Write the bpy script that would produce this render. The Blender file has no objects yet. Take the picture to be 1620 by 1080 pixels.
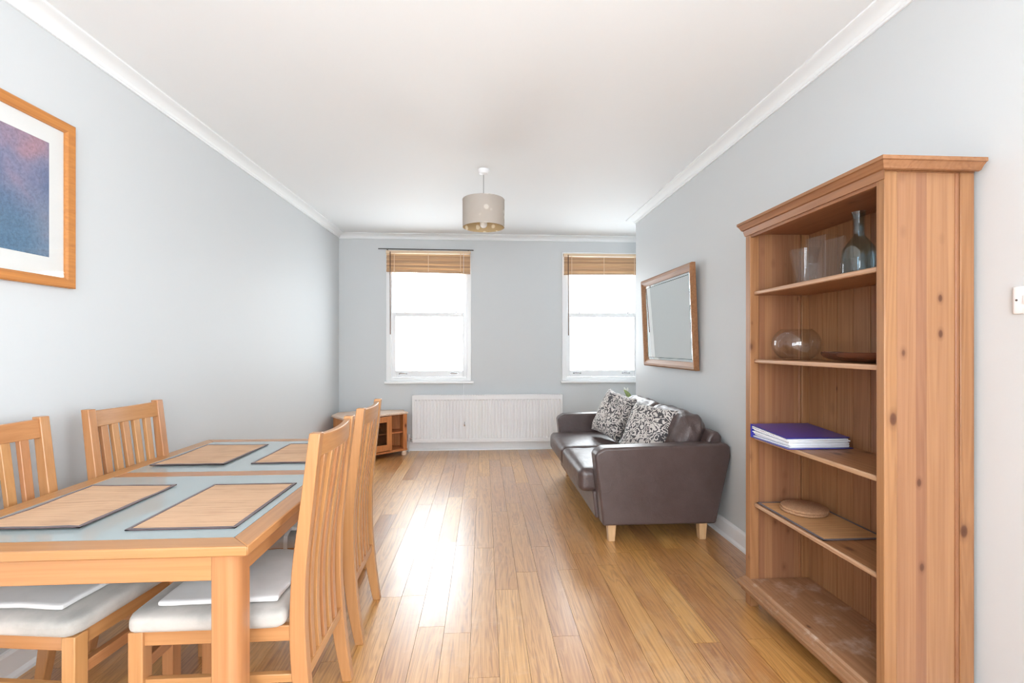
import bpy, bmesh, math, random
from mathutils import Vector, Matrix, noise

# ------------------------------------------------------------------ scene, camera, light
sc = bpy.context.scene
C = sc.collection
sc.view_settings.view_transform = 'Standard'
sc.view_settings.look = 'None'
sc.view_settings.gamma = 1.0
sc.view_settings.use_curve_mapping = False
sc.view_settings.exposure = 0.0
sc.cycles.use_denoising = True
sc.cycles.filter_width = 1.1
sc.cycles.diffuse_bounces = 8
sc.cycles.max_bounces = 16
sc.cycles.transparent_max_bounces = 24

cam = bpy.data.cameras.new('camera')
cam.sensor_width = 36.0
cam.lens = 36.0 * 750 / 1620
cam.shift_y = 8 / 1620
cam.clip_start = 0.05
cam_o = bpy.data.objects.new('camera', cam)
C.objects.link(cam_o)
cam_o.location = (0, 0, 1.3)
cam_o.rotation_euler = (math.pi / 2, 0, -math.radians(3.4336))
sc.camera = cam_o

SKY = 10.5
XW = 1.665        # plane of the right wall
w = bpy.data.worlds.new('overcast_sky')
sc.world = w
w.use_nodes = True
bg = w.node_tree.nodes['Background']
bg.inputs[0].default_value = (0.92, 0.965, 1.0, 1)
bg.inputs[1].default_value = SKY

def area(name, loc, rot, sx, sy, power, col=(1, 1, 1), portal=False):
    l = bpy.data.lights.new(name, 'AREA')
    l.shape = 'RECTANGLE'
    l.size, l.size_y = sx, sy
    l.energy = power
    l.color = col
    if portal:
        l.cycles.is_portal = True
    o = bpy.data.objects.new(name, l)
    o.location = loc
    o.rotation_euler = rot
    C.objects.link(o)
    return o
P2 = math.pi / 2
# sky portals of the two sash windows, plus fill lamps added out of view
area('sky_portal', (-0.68, 6.24, 1.68), (-P2, 0, 0), 1.0, 1.7, 1, portal=True)
area('sky_portal', (1.53, 6.24, 1.68), (-P2, 0, 0), 1.0, 1.7, 1, portal=True)
area('rear_fill', (0.0, -1.66, 1.5), (P2, 0, 0), 2.3, 1.7, 31, (0.80, 0.90, 1.0))
area('side_fill', (XW + 0.10, -0.35, 1.55), (P2, 0, P2), 1.6, 1.6, 33, (0.86, 0.94, 1.0))

# ------------------------------------------------------------------ materials
def new_mat(name):
    m = bpy.data.materials.new(name)
    m.use_nodes = True
    nt = m.node_tree
    return m, nt, nt.nodes['Principled BSDF']

def N(nt, typ, **kw):
    n = nt.nodes.new(typ)
    for k, v in kw.items():
        setattr(n, k, v)
    return n

def ramp(nt, stops):
    r = N(nt, 'ShaderNodeValToRGB')
    e = r.color_ramp.elements
    while len(e) < len(stops):
        e.new(0.5)
    for el, (p, c) in zip(e, stops):
        el.position = p
        el.color = (*c, 1) if len(c) == 3 else c
    return r

def mixc(nt, fac, a, b, mode='MIX'):
    n = N(nt, 'ShaderNodeMix', data_type='RGBA', blend_type=mode)
    for sock, v in ((n.inputs[0], fac), (n.inputs[6], a), (n.inputs[7], b)):
        if hasattr(v, 'is_output') or hasattr(v, 'links'):
            nt.links.new(v, sock)
        elif isinstance(v, (int, float)):
            sock.default_value = v
        else:
            sock.default_value = (*v, 1)
    return n.outputs[2]

def math_n(nt, op, a, b=None):
    n = N(nt, 'ShaderNodeMath', operation=op)
    for i, v in enumerate((a, b)):
        if v is None:
            continue
        if hasattr(v, 'links'):
            nt.links.new(v, n.inputs[i])
        else:
            n.inputs[i].default_value = v
    return n.outputs[0]

def coords(nt, shift=True):
    tc = N(nt, 'ShaderNodeTexCoord')
    if not shift:
        return tc.outputs['Object'], None
    oi = N(nt, 'ShaderNodeObjectInfo')
    v = N(nt, 'ShaderNodeVectorMath', operation='ADD')
    m = N(nt, 'ShaderNodeMath', operation='MULTIPLY')
    m.inputs[1].default_value = 37.0
    nt.links.new(oi.outputs['Random'], m.inputs[0])
    nt.links.new(tc.outputs['Object'], v.inputs[0])
    nt.links.new(m.outputs[0], v.inputs[1])
    return v.outputs[0], oi.outputs['Random']

def mapping(nt, vec, scale):
    mp = N(nt, 'ShaderNodeMapping')
    mp.inputs['Scale'].default_value = scale
    nt.links.new(vec, mp.inputs['Vector'])
    return mp.outputs[0]

def noise_n(nt, vec, scale=1.0, detail=4, rough=0.55, dist=0.0):
    n = N(nt, 'ShaderNodeTexNoise')
    n.inputs['Scale'].default_value = scale
    n.inputs['Detail'].default_value = detail
    n.inputs['Roughness'].default_value = rough
    n.inputs['Distortion'].default_value = dist
    nt.links.new(vec, n.inputs['Vector'])
    return n.outputs['Fac']

def bump(nt, bsdf, h, strength, dist=0.01):
    b = N(nt, 'ShaderNodeBump')
    b.inputs['Strength'].default_value = strength
    b.inputs['Distance'].default_value = dist
    nt.links.new(h, b.inputs['Height'])
    nt.links.new(b.outputs[0], bsdf.inputs['Normal'])

def plain(name, col, rough=0.5, metal=0.0, coat=0.0, nscale=0, nstr=0.05):
    m, nt, b = new_mat(name)
    b.inputs['Base Color'].default_value = (*col, 1)
    b.inputs['Roughness'].default_value = rough
    b.inputs['Metallic'].default_value = metal
    b.inputs['Coat Weight'].default_value = coat
    if nscale:
        v, _ = coords(nt)
        f = noise_n(nt, v, nscale, 3)
        r = ramp(nt, [(0.3, tuple(c * (1 - nstr) for c in col)), (0.7, tuple(min(1, c * (1 + nstr)) for c in col))])
        nt.links.new(f, r.inputs[0])
        nt.links.new(r.outputs[0], b.inputs['Base Color'])
    return m

def wood(name, base, dark, axis='Z', stave=None, stave_w=0.045, knots=0.0, rough=0.4, coat=0.0, fine=1.0, vary=0.12, lines=0.5, worn=0.0):
    """wood with the grain running along one axis of the object"""
    m, nt, b = new_mat(name)
    v, rnd = coords(nt)
    ax = 'XYZ'.index(axis)
    sc1 = [70.0 * fine] * 3
    sc1[ax] = 1.6 * fine
    g1 = noise_n(nt, mapping(nt, v, sc1), 1.0, 4, 0.6)
    sc2 = [13.0] * 3
    sc2[ax] = 0.55
    g2 = noise_n(nt, mapping(nt, v, sc2), 1.0, 2, 0.4, 0.15)
    # growth rings: sine bands of a stretched noise
    rings = math_n(nt, 'SINE', math_n(nt, 'MULTIPLY', g2, 70.0))
    rings = math_n(nt, 'MULTIPLY', math_n(nt, 'ADD', rings, 1.0), 0.5)
    f = math_n(nt, 'ADD', math_n(nt, 'MULTIPLY', g1, 1 - 0.5 * lines), math_n(nt, 'MULTIPLY', rings, 0.5 * lines))
    r = ramp(nt, [(0.25, dark), (0.6, base), (0.9, tuple(min(1, c * 1.12) for c in base))])
    nt.links.new(f, r.inputs[0])
    col = r.outputs[0]
    if stave:
        sx = N(nt, 'ShaderNodeSeparateXYZ')
        tc = N(nt, 'ShaderNodeTexCoord')
        nt.links.new(tc.outputs['Object'], sx.inputs[0])
        fl = math_n(nt, 'FLOOR', math_n(nt, 'DIVIDE', sx.outputs['XYZ'.index(stave)], stave_w))
        wn = N(nt, 'ShaderNodeTexWhiteNoise', noise_dimensions='1D')
        nt.links.new(math_n(nt, 'ADD', fl, rnd), wn.inputs['W'])
        k = wn.outputs['Value']
    else:
        k = rnd
    hs = N(nt, 'ShaderNodeHueSaturation')
    nt.links.new(math_n(nt, 'ADD', math_n(nt, 'MULTIPLY', k, 2 * vary), 1 - vary), hs.inputs['Value'])
    nt.links.new(math_n(nt, 'ADD', math_n(nt, 'MULTIPLY', k, 0.012), 0.494), hs.inputs['Hue'])
    nt.links.new(col, hs.inputs['Color'])
    col = hs.outputs[0]
    if knots:
        sk = [14.0] * 3
        sk[ax] = 8.0
        vo = N(nt, 'ShaderNodeTexVoronoi')
        nt.links.new(mapping(nt, v, sk), vo.inputs['Vector'])
        vo.inputs['Scale'].default_value = 1.0
        vo.inputs['Randomness'].default_value = 1.0
        sep = N(nt, 'ShaderNodeSeparateColor')
        nt.links.new(vo.outputs['Color'], sep.inputs[0])
        on = math_n(nt, 'LESS_THAN', sep.outputs[0], knots)
        kr = ramp(nt, [(0.0, (1, 1, 1)), (0.10, (0.85, 0.85, 0.85)), (0.15, (0.3, 0.3, 0.3)), (0.28, (0, 0, 0))])
        nt.links.new(math_n(nt, 'DIVIDE', vo.outputs['Distance'], math_n(nt, 'ADD', math_n(nt, 'MULTIPLY', sep.outputs[1], 1.0), 0.45)), kr.inputs[0])
        kf = math_n(nt, 'MULTIPLY', on, kr.outputs[0])
        col = mixc(nt, kf, col, (dark[0] * 0.34, dark[1] * 0.24, dark[2] * 0.22))
    if worn:
        wf = ramp(nt, [(0.52, (0, 0, 0)), (0.72, (worn, worn, worn))])
        nt.links.new(noise_n(nt, v, 9.0, 5, 0.7), wf.inputs[0])
        col = mixc(nt, wf.outputs[0], col, (0.62, 0.50, 0.42))
    nt.links.new(col, b.inputs['Base Color'])
    b.inputs['Roughness'].default_value = rough
    b.inputs['Coat Weight'].default_value = coat
    b.inputs['Coat Roughness'].default_value = 0.2
    bump(nt, b, g1, 0.06, 0.002)
    return m

BE, BD = (0.46, 0.220, 0.088), (0.38, 0.168, 0.060)
M = {}
for a in 'XYZ':
    M['beech' + a] = wood('beech_' + a, BE, BD, a, rough=0.32, coat=0.12, vary=0.06, lines=0.10)
    M['pine' + a] = wood('pine_' + a, (0.32, 0.147, 0.066), (0.24, 0.100, 0.041), a, rough=0.42, knots=0.22, vary=0.09, lines=0.35)
    M['cab' + a] = wood('cabinet_pine_' + a, (0.58, 0.22, 0.075), (0.44, 0.15, 0.045), a, rough=0.4, knots=0.05, vary=0.05)
    M['oakframe' + a] = wood('oak_frame_' + a, (0.52, 0.20, 0.05), (0.40, 0.14, 0.035), a, rough=0.4, vary=0.04, lines=0.15)
M['pale'] = wood('pale_leg_wood', (0.62, 0.40, 0.22), (0.52, 0.31, 0.15), 'Z', vary=0.03, lines=0.2)
M['pine_lip'] = wood('worn_shelf_edge', (0.50, 0.31, 0.19), (0.36, 0.19, 0.10), 'Y', vary=0.05)
M['pine_side'] = wood('pine_side_panel', (0.335, 0.163, 0.080), (0.27, 0.120, 0.054), 'Z', stave='X', stave_w=0.038, knots=0.55, vary=0.16, lines=0.25)
M['pine_back'] = wood('pine_back_panel', (0.31, 0.147, 0.068), (0.24, 0.105, 0.044), 'Z', stave='Y', stave_w=0.09, knots=0.12, vary=0.08)
M['pine_worn'] = wood('pine_worn', (0.33, 0.165, 0.088), (0.25, 0.115, 0.055), 'Y', knots=0.2, vary=0.05, worn=0.55)
M['cab_top'] = wood('cabinet_top_pine', (0.72, 0.55, 0.42), (0.60, 0.42, 0.29), 'X', vary=0.03, worn=0.5)

def floor_mat():
    m, nt, b = new_mat('oak_floor')
    v, rnd = coords(nt)
    g1 = noise_n(nt, mapping(nt, v, (90, 2.2, 40)), 1.0, 5, 0.65)
    g2 = noise_n(nt, mapping(nt, v, (11, 0.9, 10)), 1.0, 3, 0.5, 1.2)
    rings = math_n(nt, 'MULTIPLY', math_n(nt, 'ADD', math_n(nt, 'SINE', math_n(nt, 'MULTIPLY', g2, 60.0)), 1.0), 0.5)
    f = math_n(nt, 'ADD', math_n(nt, 'MULTIPLY', g1, 0.82), math_n(nt, 'MULTIPLY', rings, 0.18))
    r = ramp(nt, [(0.32, (0.33, 0.13, 0.025)), (0.5, (0.50, 0.232, 0.058)), (0.70, (0.60, 0.315, 0.10))])
    nt.links.new(f, r.inputs[0])
    hs = N(nt, 'ShaderNodeHueSaturation')
    nt.links.new(math_n(nt, 'ADD', math_n(nt, 'MULTIPLY', rnd, 0.34), 0.83), hs.inputs['Value'])
    nt.links.new(math_n(nt, 'ADD', math_n(nt, 'MULTIPLY', rnd, 0.014), 0.493), hs.inputs['Hue'])
    nt.links.new(r.outputs[0], hs.inputs['Color'])
    tc = N(nt, 'ShaderNodeTexCoord')
    geo = N(nt, 'ShaderNodeNewGeometry')
    # pale scuffs that run across the boards
    s1 = noise_n(nt, geo.outputs['Position'], 1.7, 4, 0.6)
    s2 = noise_n(nt, geo.outputs['Position'], 14.0, 5, 0.75)
    sr = ramp(nt, [(0.54, (0, 0, 0)), (0.82, (0.5, 0.5, 0.5))])
    nt.links.new(math_n(nt, 'ADD', math_n(nt, 'MULTIPLY', s1, 0.5), math_n(nt, 'MULTIPLY', s2, 0.55)), sr.inputs[0])
    col = mixc(nt, sr.outputs[0], hs.outputs[0], (0.68, 0.52, 0.36))
    nt.links.new(col, b.inputs['Base Color'])
    rr = ramp(nt, [(0.3, (0.29, 0.29, 0.29)), (0.7, (0.42, 0.42, 0.42))])
    nt.links.new(math_n(nt, 'ADD', math_n(nt, 'MULTIPLY', s2, 0.6), math_n(nt, 'MULTIPLY', rnd, 0.4)), rr.inputs[0])
    nt.links.new(rr.outputs[0], b.inputs['Roughness'])
    b.inputs['IOR'].default_value = 1.55
    b.inputs['Coat IOR'].default_value = 2.0
    b.inputs['Coat Weight'].default_value = 1.0
    nt.links.new(rr.outputs[0], b.inputs['Coat Roughness'])
    bump(nt, b, g1, 0.05, 0.001)
    return m
M['floor'] = floor_mat()
M['subfloor'] = plain('dark_subfloor', (0.10, 0.05, 0.02), 0.8)

def paint(name, col, rough=0.6):
    m, nt, b = new_mat(name)
    b.inputs['Base Color'].default_value = (*col, 1)
    b.inputs['Roughness'].default_value = rough
    geo = N(nt, 'ShaderNodeNewGeometry')
    f = noise_n(nt, geo.outputs['Position'], 140.0, 3, 0.6)
    bump(nt, b, f, 0.05, 0.002)
    return m
M['wall'] = paint('grey_wall_paint', (0.60, 0.625, 0.638), 0.55)
M['ceiling'] = paint('white_ceiling_paint', (0.82, 0.848, 0.862), 0.7)
M['gloss'] = plain('white_gloss_paint', (0.84, 0.85, 0.86), 0.3)
M['plastic'] = plain('white_plastic', (0.83, 0.84, 0.86), 0.3)
M['radiator'] = plain('white_enamel', (0.80, 0.80, 0.81), 0.35)
M['chrome'] = plain('brushed_metal', (0.55, 0.55, 0.56), 0.25, 1.0)
M['dark_metal'] = plain('dark_metal', (0.12, 0.11, 0.10), 0.35, 0.8)
M['dark_brown'] = plain('dark_brown_wood', (0.12, 0.055, 0.03), 0.4)

def thin_glass(name, tint=(1, 1, 1), ior=1.45, base=0.0):
    m, nt, b = new_mat(name)
    nt.nodes.remove(b)
    out = nt.nodes['Material Output']
    tr = N(nt, 'ShaderNodeBsdfTransparent')
    tr.inputs[0].default_value = (*tint, 1)
    gl = N(nt, 'ShaderNodeBsdfGlossy')
    gl.inputs['Roughness'].default_value = 0.02
    fr = N(nt, 'ShaderNodeFresnel')
    geo = N(nt, 'ShaderNodeNewGeometry')
    # the Fresnel node inverts the index on back faces; a thin sheet looks alike from both sides
    nt.links.new(math_n(nt, 'ADD', math_n(nt, 'MULTIPLY', geo.outputs['Backfacing'], 1 / ior - ior), ior), fr.inputs['IOR'])
    mx = N(nt, 'ShaderNodeMixShader')
    nt.links.new(fr.outputs[0], mx.inputs[0])
    nt.links.new(tr.outputs[0], mx.inputs[1])
    nt.links.new(gl.outputs[0], mx.inputs[2])
    nt.links.new(mx.outputs[0], out.inputs[0])
    return m
M['pane'] = thin_glass('window_glass', (0.98, 0.99, 0.99))
M['pic_glass'] = thin_glass('picture_glass', (0.99, 0.99, 0.99), 1.35)
M['vessel'] = thin_glass('clear_vessel_glass', (0.975, 0.98, 0.98), 1.5)
M['carafe'] = thin_glass('blue_grey_glass', (0.83, 0.92, 0.96), 1.6)
M['cab_glass'] = thin_glass('cabinet_door_glass', (0.75, 0.76, 0.76))

m, nt, b = new_mat('mirror_silver')
b.inputs['Base Color'].default_value = (0.86, 0.89, 0.88, 1)
b.inputs['Metallic'].default_value = 1.0
b.inputs['Roughness'].default_value = 0.015
M['mirror'] = m
M['mirror_line'] = plain('mirror_bevel_edge', (0.05, 0.12, 0.11), 0.1, 0.3)

m, nt, b = new_mat('frosted_table_glass')
b.inputs['Base Color'].default_value = (0.45, 0.525, 0.54, 1)
b.inputs['Roughness'].default_value = 0.05
b.inputs['Transmission Weight'].default_value = 0.25
b.inputs['IOR'].default_value = 1.5
M['frosted'] = m

def leather(name, crease, bstr, bdist):
    m, nt, b = new_mat(name)
    v, _ = coords(nt)
    f = noise_n(nt, v, 6.0, 4, 0.6)
    r = ramp(nt, [(0.3, (0.070, 0.045, 0.042)), (0.7, (0.095, 0.064, 0.060))])
    nt.links.new(f, r.inputs[0])
    nt.links.new(r.outputs[0], b.inputs['Base Color'])
    b.inputs['Roughness'].default_value = 0.31
    b.inputs['Specular IOR Level'].default_value = 0.65
    vo = N(nt, 'ShaderNodeTexVoronoi')
    vo.inputs['Scale'].default_value = 260
    nt.links.new(v, vo.inputs['Vector'])
    big = noise_n(nt, mapping(nt, v, crease), 1.0, 4, 0.6, 1.0)
    bump(nt, b, math_n(nt, 'ADD', math_n(nt, 'MULTIPLY', vo.outputs['Distance'], 0.12), big), bstr, bdist)
    return m
M['leather'] = leather('dark_brown_leather', (9, 5, 9), 0.35, 0.012)
M['creased'] = leather('creased_brown_leather', (13, 4, 8), 0.55, 0.014)

def fabric(name, c1, c2, scale=5.0, stain=0.0):
    m, nt, b = new_mat(name)
    v, _ = coords(nt)
    f = noise_n(nt, v, scale, 5, 0.6)
    r = ramp(nt, [(0.35, c2), (0.62, c1)])
    nt.links.new(f, r.inputs[0])
    nt.links.new(r.outputs[0], b.inputs['Base Color'])
    b.inputs['Roughness'].default_value = 0.9
    b.inputs['Sheen Weight'].default_value = 0.2
    bump(nt, b, noise_n(nt, v, 500, 2), 0.2, 0.002)
    return m
M['seat'] = fabric('beige_seat_fabric', (0.50, 0.465, 0.43), (0.34, 0.325, 0.30), 6.0)
M['pad'] = fabric('white_cotton_pad', (0.68, 0.665, 0.66), (0.60, 0.59, 0.585), 6.0)
M['binding'] = fabric('dark_cloth_binding', (0.085, 0.05, 0.055), (0.06, 0.035, 0.04), 30)
M['paper'] = plain('white_paper', (0.78, 0.80, 0.84), 0.7, nscale=30, nstr=0.06)
M['blue'] = plain('blue_plastic_cover', (0.028, 0.028, 0.30), 0.3, coat=0.3)
M['mat_board'] = plain('picture_mount', (0.77, 0.78, 0.765), 0.8)
M['leaf'] = plain('leaf_green', (0.22, 0.27, 0.09), 0.45, nscale=20, nstr=0.3)
M['petal'] = plain('white_petal', (0.85, 0.85, 0.80), 0.6)
M['pot'] = plain('white_ceramic', (0.8, 0.8, 0.78), 0.3)
M['soil'] = plain('soil', (0.05, 0.035, 0.025), 0.9)
M['dish'] = wood('dark_dish_wood', (0.13, 0.040, 0.016), (0.07, 0.022, 0.010), 'Y', rough=0.25, coat=0.4)

def cork_mat():
    m, nt, b = new_mat('cork')
    v, _ = coords(nt)
    vo = N(nt, 'ShaderNodeTexVoronoi')
    vo.inputs['Scale'].default_value = 420
    nt.links.new(v, vo.inputs['Vector'])
    sep = N(nt, 'ShaderNodeSeparateColor')
    nt.links.new(vo.outputs['Color'], sep.inputs[0])
    r = ramp(nt, [(0.0, (0.30, 0.15, 0.075)), (0.5, (0.42, 0.235, 0.125)), (1.0, (0.48, 0.285, 0.165))])
    nt.links.new(sep.outputs[0], r.inputs[0])
    nt.links.new(r.outputs[0], b.inputs['Base Color'])
    b.inputs['Roughness'].default_value = 0.85
    return m
M['cork'] = cork_mat()

def bamboo(name, axis, base, dark):
    """bamboo sticks; colour changes from stick to stick across the mat"""
    m, nt, b = new_mat(name)
    v, _ = coords(nt)
    s = [3.0, 3.0, 3.0]
    s['XYZ'.index(axis)] = 240.0
    f = noise_n(nt, mapping(nt, v, s), 1.0, 3, 0.6)
    f2 = noise_n(nt, v, 7.0, 3, 0.5)
    r = ramp(nt, [(0.28, dark), (0.5, base), (0.75, tuple(min(1, c * 1.18) for c in base))])
    nt.links.new(math_n(nt, 'ADD', math_n(nt, 'MULTIPLY', f, 0.7), math_n(nt, 'MULTIPLY', f2, 0.3)), r.inputs[0])
    nt.links.new(r.outputs[0], b.inputs['Base Color'])
    b.inputs['Roughness'].default_value = 0.5
    return m
M['bambooY'] = bamboo('bamboo_mat', 'Y', (0.54, 0.345, 0.215), (0.28, 0.155, 0.09))
M['bamboo_dark'] = bamboo('bamboo_mat_dark', 'Y', (0.50, 0.27, 0.12), (0.30, 0.14, 0.06))
M['blind'] = wood('blind_slat_wood', (0.56, 0.36, 0.21), (0.44, 0.27, 0.15), 'X', rough=0.5, vary=0.24, lines=0.3)
M['rail_wood'] = plain('pale_blind_rail', (0.72, 0.55, 0.38), 0.5)

def pattern_fabric():
    """black scrollwork on a grey beige ground"""
    m, nt, b = new_mat('black_and_grey_scroll_fabric')
    v, _ = coords(nt)
    wv = N(nt, 'ShaderNodeTexNoise')
    wv.inputs['Scale'].default_value = 11.0
    wv.inputs['Detail'].default_value = 2.0
    nt.links.new(v, wv.inputs['Vector'])
    ad = N(nt, 'ShaderNodeVectorMath', operation='MULTIPLY_ADD')
    nt.links.new(wv.outputs['Color'], ad.inputs[0])
    ad.inputs[1].default_value = (0.10, 0.10, 0.10)
    nt.links.new(v, ad.inputs[2])
    vo = N(nt, 'ShaderNodeTexVoronoi')
    vo.inputs['Scale'].default_value = 15.0
    nt.links.new(ad.outputs[0], vo.inputs['Vector'])
    d = vo.outputs['Distance']
    ring = math_n(nt, 'SINE', math_n(nt, 'MULTIPLY', d, 24.0))
    f2 = noise_n(nt, ad.outputs[0], 34.0, 1, 0.4, 1.5)
    s = math_n(nt, 'ADD', math_n(nt, 'MULTIPLY', ring, 0.5), math_n(nt, 'MULTIPLY', math_n(nt, 'SUBTRACT', f2, 0.5), 3.2))
    r = ramp(nt, [(0.42, (0, 0, 0)), (0.50, (1, 1, 1))])
    nt.links.new(math_n(nt, 'ADD', math_n(nt, 'MULTIPLY', s, 0.5), 0.5), r.inputs[0])
    col = mixc(nt, r.outputs[0], (0.05, 0.045, 0.05), (0.60, 0.56, 0.53))
    nt.links.new(col, b.inputs['Base Color'])
    b.inputs['Roughness'].default_value = 0.6
    b.inputs['Sheen Weight'].default_value = 0.3
    return m
M['scroll'] = pattern_fabric()

def art_mat():
    """hazy blue, mauve and rose abstract"""
    m, nt, b = new_mat('hazy_abstract_print')
    v, _ = coords(nt, False)
    n1 = noise_n(nt, mapping(nt, v, (1, 4.5, 3.0)), 1.0, 3, 0.5, 0.4)
    r = ramp(nt, [(0.30, (0.075, 0.11, 0.22)), (0.45, (0.115, 0.155, 0.28)), (0.57, (0.21, 0.21, 0.33)), (0.74, (0.40, 0.23, 0.28))])
    nt.links.new(n1, r.inputs[0])
    sx = N(nt, 'ShaderNodeSeparateXYZ')
    nt.links.new(v, sx.inputs[0])
    low = ramp(nt, [(0.18, (1, 1, 1)), (0.36, (0, 0, 0))])
    nt.links.new(math_n(nt, 'ADD', sx.outputs[2], 0.30), low.inputs[0])
    c1 = mixc(nt, math_n(nt, 'MULTIPLY', low.outputs[0], 0.6), r.outputs[0], (0.10, 0.22, 0.32))
    n2 = noise_n(nt, v, 70.0, 3, 0.7)
    r2 = ramp(nt, [(0.3, (0.75, 0.75, 0.75)), (0.7, (1.25, 1.25, 1.25))])
    nt.links.new(n2, r2.inputs[0])
    col = mixc(nt, 1.0, c1, r2.outputs[0], 'MULTIPLY')
    nt.links.new(col, b.inputs['Base Color'])
    b.inputs['Roughness'].default_value = 0.7
    return m
M['art'] = art_mat()

def shade_mat(name, col, spots, trans):
    m, nt, b = new_mat(name)
    nt.nodes.remove(b)
    out = nt.nodes['Material Output']
    v, _ = coords(nt, False)
    vo = N(nt, 'ShaderNodeTexVoronoi')
    vo.inputs['Scale'].default_value = 19.0
    nt.links.new(v, vo.inputs['Vector'])
    sep = N(nt, 'ShaderNodeSeparateColor')
    nt.links.new(vo.outputs['Color'], sep.inputs[0])
    on = math_n(nt, 'LESS_THAN', sep.outputs[0], 0.45)
    fl = ramp(nt, [(0.36, (1, 1, 1)), (0.50, (0, 0, 0))])
    nt.links.new(math_n(nt, 'ADD', vo.outputs['Distance'], math_n(nt, 'MULTIPLY', noise_n(nt, v, 120, 2), 0.12)), fl.inputs[0])
    c = mixc(nt, math_n(nt, 'MULTIPLY', on, fl.outputs[0]), col, spots)
    d = N(nt, 'ShaderNodeBsdfDiffuse')
    t = N(nt, 'ShaderNodeBsdfTranslucent')
    nt.links.new(c, d.inputs[0])
    nt.links.new(c, t.inputs[0])
    mx = N(nt, 'ShaderNodeMixShader')
    mx.inputs[0].default_value = trans
    nt.links.new(d.outputs[0], mx.inputs[1])
    nt.links.new(t.outputs[0], mx.inputs[2])
    nt.links.new(mx.outputs[0], out.inputs[0])
    return m
M['shade'] = shade_mat('embroidered_shade_cloth', (0.72, 0.69, 0.66), (0.90, 0.885, 0.86), 0.5)
M['shade_in'] = shade_mat('gold_shade_lining', (0.60, 0.46, 0.27), (0.9, 0.82, 0.66), 0.2)
M['bulb'] = plain('frosted_bulb_glass', (0.85, 0.85, 0.83), 0.2)

# ------------------------------------------------------------------ geometry helpers
W = {}          # build-time world position of an object's origin

def obj(name, bm, mat, parent=None, bevel=0.0, seg=2, smooth=True, angle=35, origin=None, mats=None, sub=0):
    me = bpy.data.meshes.new(name)
    bmesh.ops.recalc_face_normals(bm, faces=bm.faces[:])
    if origin is None:
        lo = Vector((min(v.co[i] for v in bm.verts) for i in range(3)))
        hi = Vector((max(v.co[i] for v in bm.verts) for i in range(3)))
        origin = (lo + hi) / 2
    origin = Vector(origin)
    bmesh.ops.translate(bm, verts=bm.verts[:], vec=-origin)
    bm.to_mesh(me)
    bm.free()
    for mm in (mats or [mat]):
        me.materials.append(mm)
    o = bpy.data.objects.new(name, me)
    C.objects.link(o)
    if parent is not None:
        o.parent = parent
        o.location = origin - W[parent]
    else:
        o.location = origin
    W[o] = origin
    if smooth:
        me.polygons.foreach_set('use_smooth', [True] * len(me.polygons))
        try:
            me.set_sharp_from_angle(angle=math.radians(angle))
        except Exception:
            pass
    if bevel:
        md = o.modifiers.new('bevel', 'BEVEL')
        md.width = bevel
        md.segments = seg
        md.limit_method = 'ANGLE'
        md.angle_limit = math.radians(40)
    if sub:
        md = o.modifiers.new('sub', 'SUBSURF')
        md.levels = md.render_levels = sub
    return o

def empty(name, loc=(0, 0, 0)):
    o = bpy.data.objects.new(name, None)
    C.objects.link(o)
    o.location = loc
    o.empty_display_size = 0.1
    W[o] = Vector(loc)
    return o

def tag(o, label=None, cat=None, group=None, kind=None):
    if label: o['label'] = label
    if cat: o['category'] = cat
    if group: o['group'] = group
    if kind: o['kind'] = kind
    return o

def thing(name, label, cat, loc, group=None):
    return tag(empty(name, loc), label, cat, group)

def B(*boxes):
    bm = bmesh.new()
    for b in boxes:
        add_box(bm, *b)
    return bm

def add_box(bm, x0, x1, y0, y1, z0, z1):
    v = [bm.verts.new((x, y, z)) for x in (x0, x1) for y in (y0, y1) for z in (z0, z1)]
    for f in ((0, 1, 3, 2), (4, 6, 7, 5), (0, 4, 5, 1), (2, 3, 7, 6), (0, 2, 6, 4), (1, 5, 7, 3)):
        bm.faces.new([v[i] for i in f])
    return v

def add_prism(bm, ring0, ring1):
    """closed solid between two rings of 3-D points"""
    a = [bm.verts.new(p) for p in ring0]
    c = [bm.verts.new(p) for p in ring1]
    n = len(a)
    for i in range(n):
        bm.faces.new((a[i], a[(i + 1) % n], c[(i + 1) % n], c[i]))
    bm.faces.new(a[::-1])
    bm.faces.new(c)

def prism_y(poly, y0, y1):
    bm = bmesh.new()
    add_prism(bm, [(x, y0, z) for x, z in poly], [(x, y1, z) for x, z in poly])
    return bm

def prism_x(poly, x0, x1):
    bm = bmesh.new()
    add_prism(bm, [(x0, y, z) for y, z in poly], [(x1, y, z) for y, z in poly])
    return bm

def prism_z(poly, z0, z1):
    bm = bmesh.new()
    add_prism(bm, [(x, y, z0) for x, y in poly], [(x, y, z1) for x, y in poly])
    return bm

def add_lathe(bm, prof, cx, cy, seg=32, caps=True):
    rings = []
    for r, z in prof:
        if r < 1e-5:
            rings.append([bm.verts.new((cx, cy, z))])
        else:
            rings.append([bm.verts.new((cx + r * math.cos(2 * math.pi * k / seg), cy + r * math.sin(2 * math.pi * k / seg), z)) for k in range(seg)])
    for a, c in zip(rings, rings[1:]):
        for k in range(seg):
            k2 = (k + 1) % seg
            if len(a) == 1 and len(c) > 1:
                bm.faces.new((a[0], c[k2], c[k]))
            elif len(c) == 1 and len(a) > 1:
                bm.faces.new((a[k], a[k2], c[0]))
            elif len(a) > 1:
                bm.faces.new((a[k], a[k2], c[k2], c[k]))
    if caps:
        for r in (rings[0], rings[-1]):
            if len(r) > 1:
                bm.faces.new(r)

def lathe(prof, cx, cy, seg=32, caps=True):
    bm = bmesh.new()
    add_lathe(bm, prof, cx, cy, seg, caps)
    return bm

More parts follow.
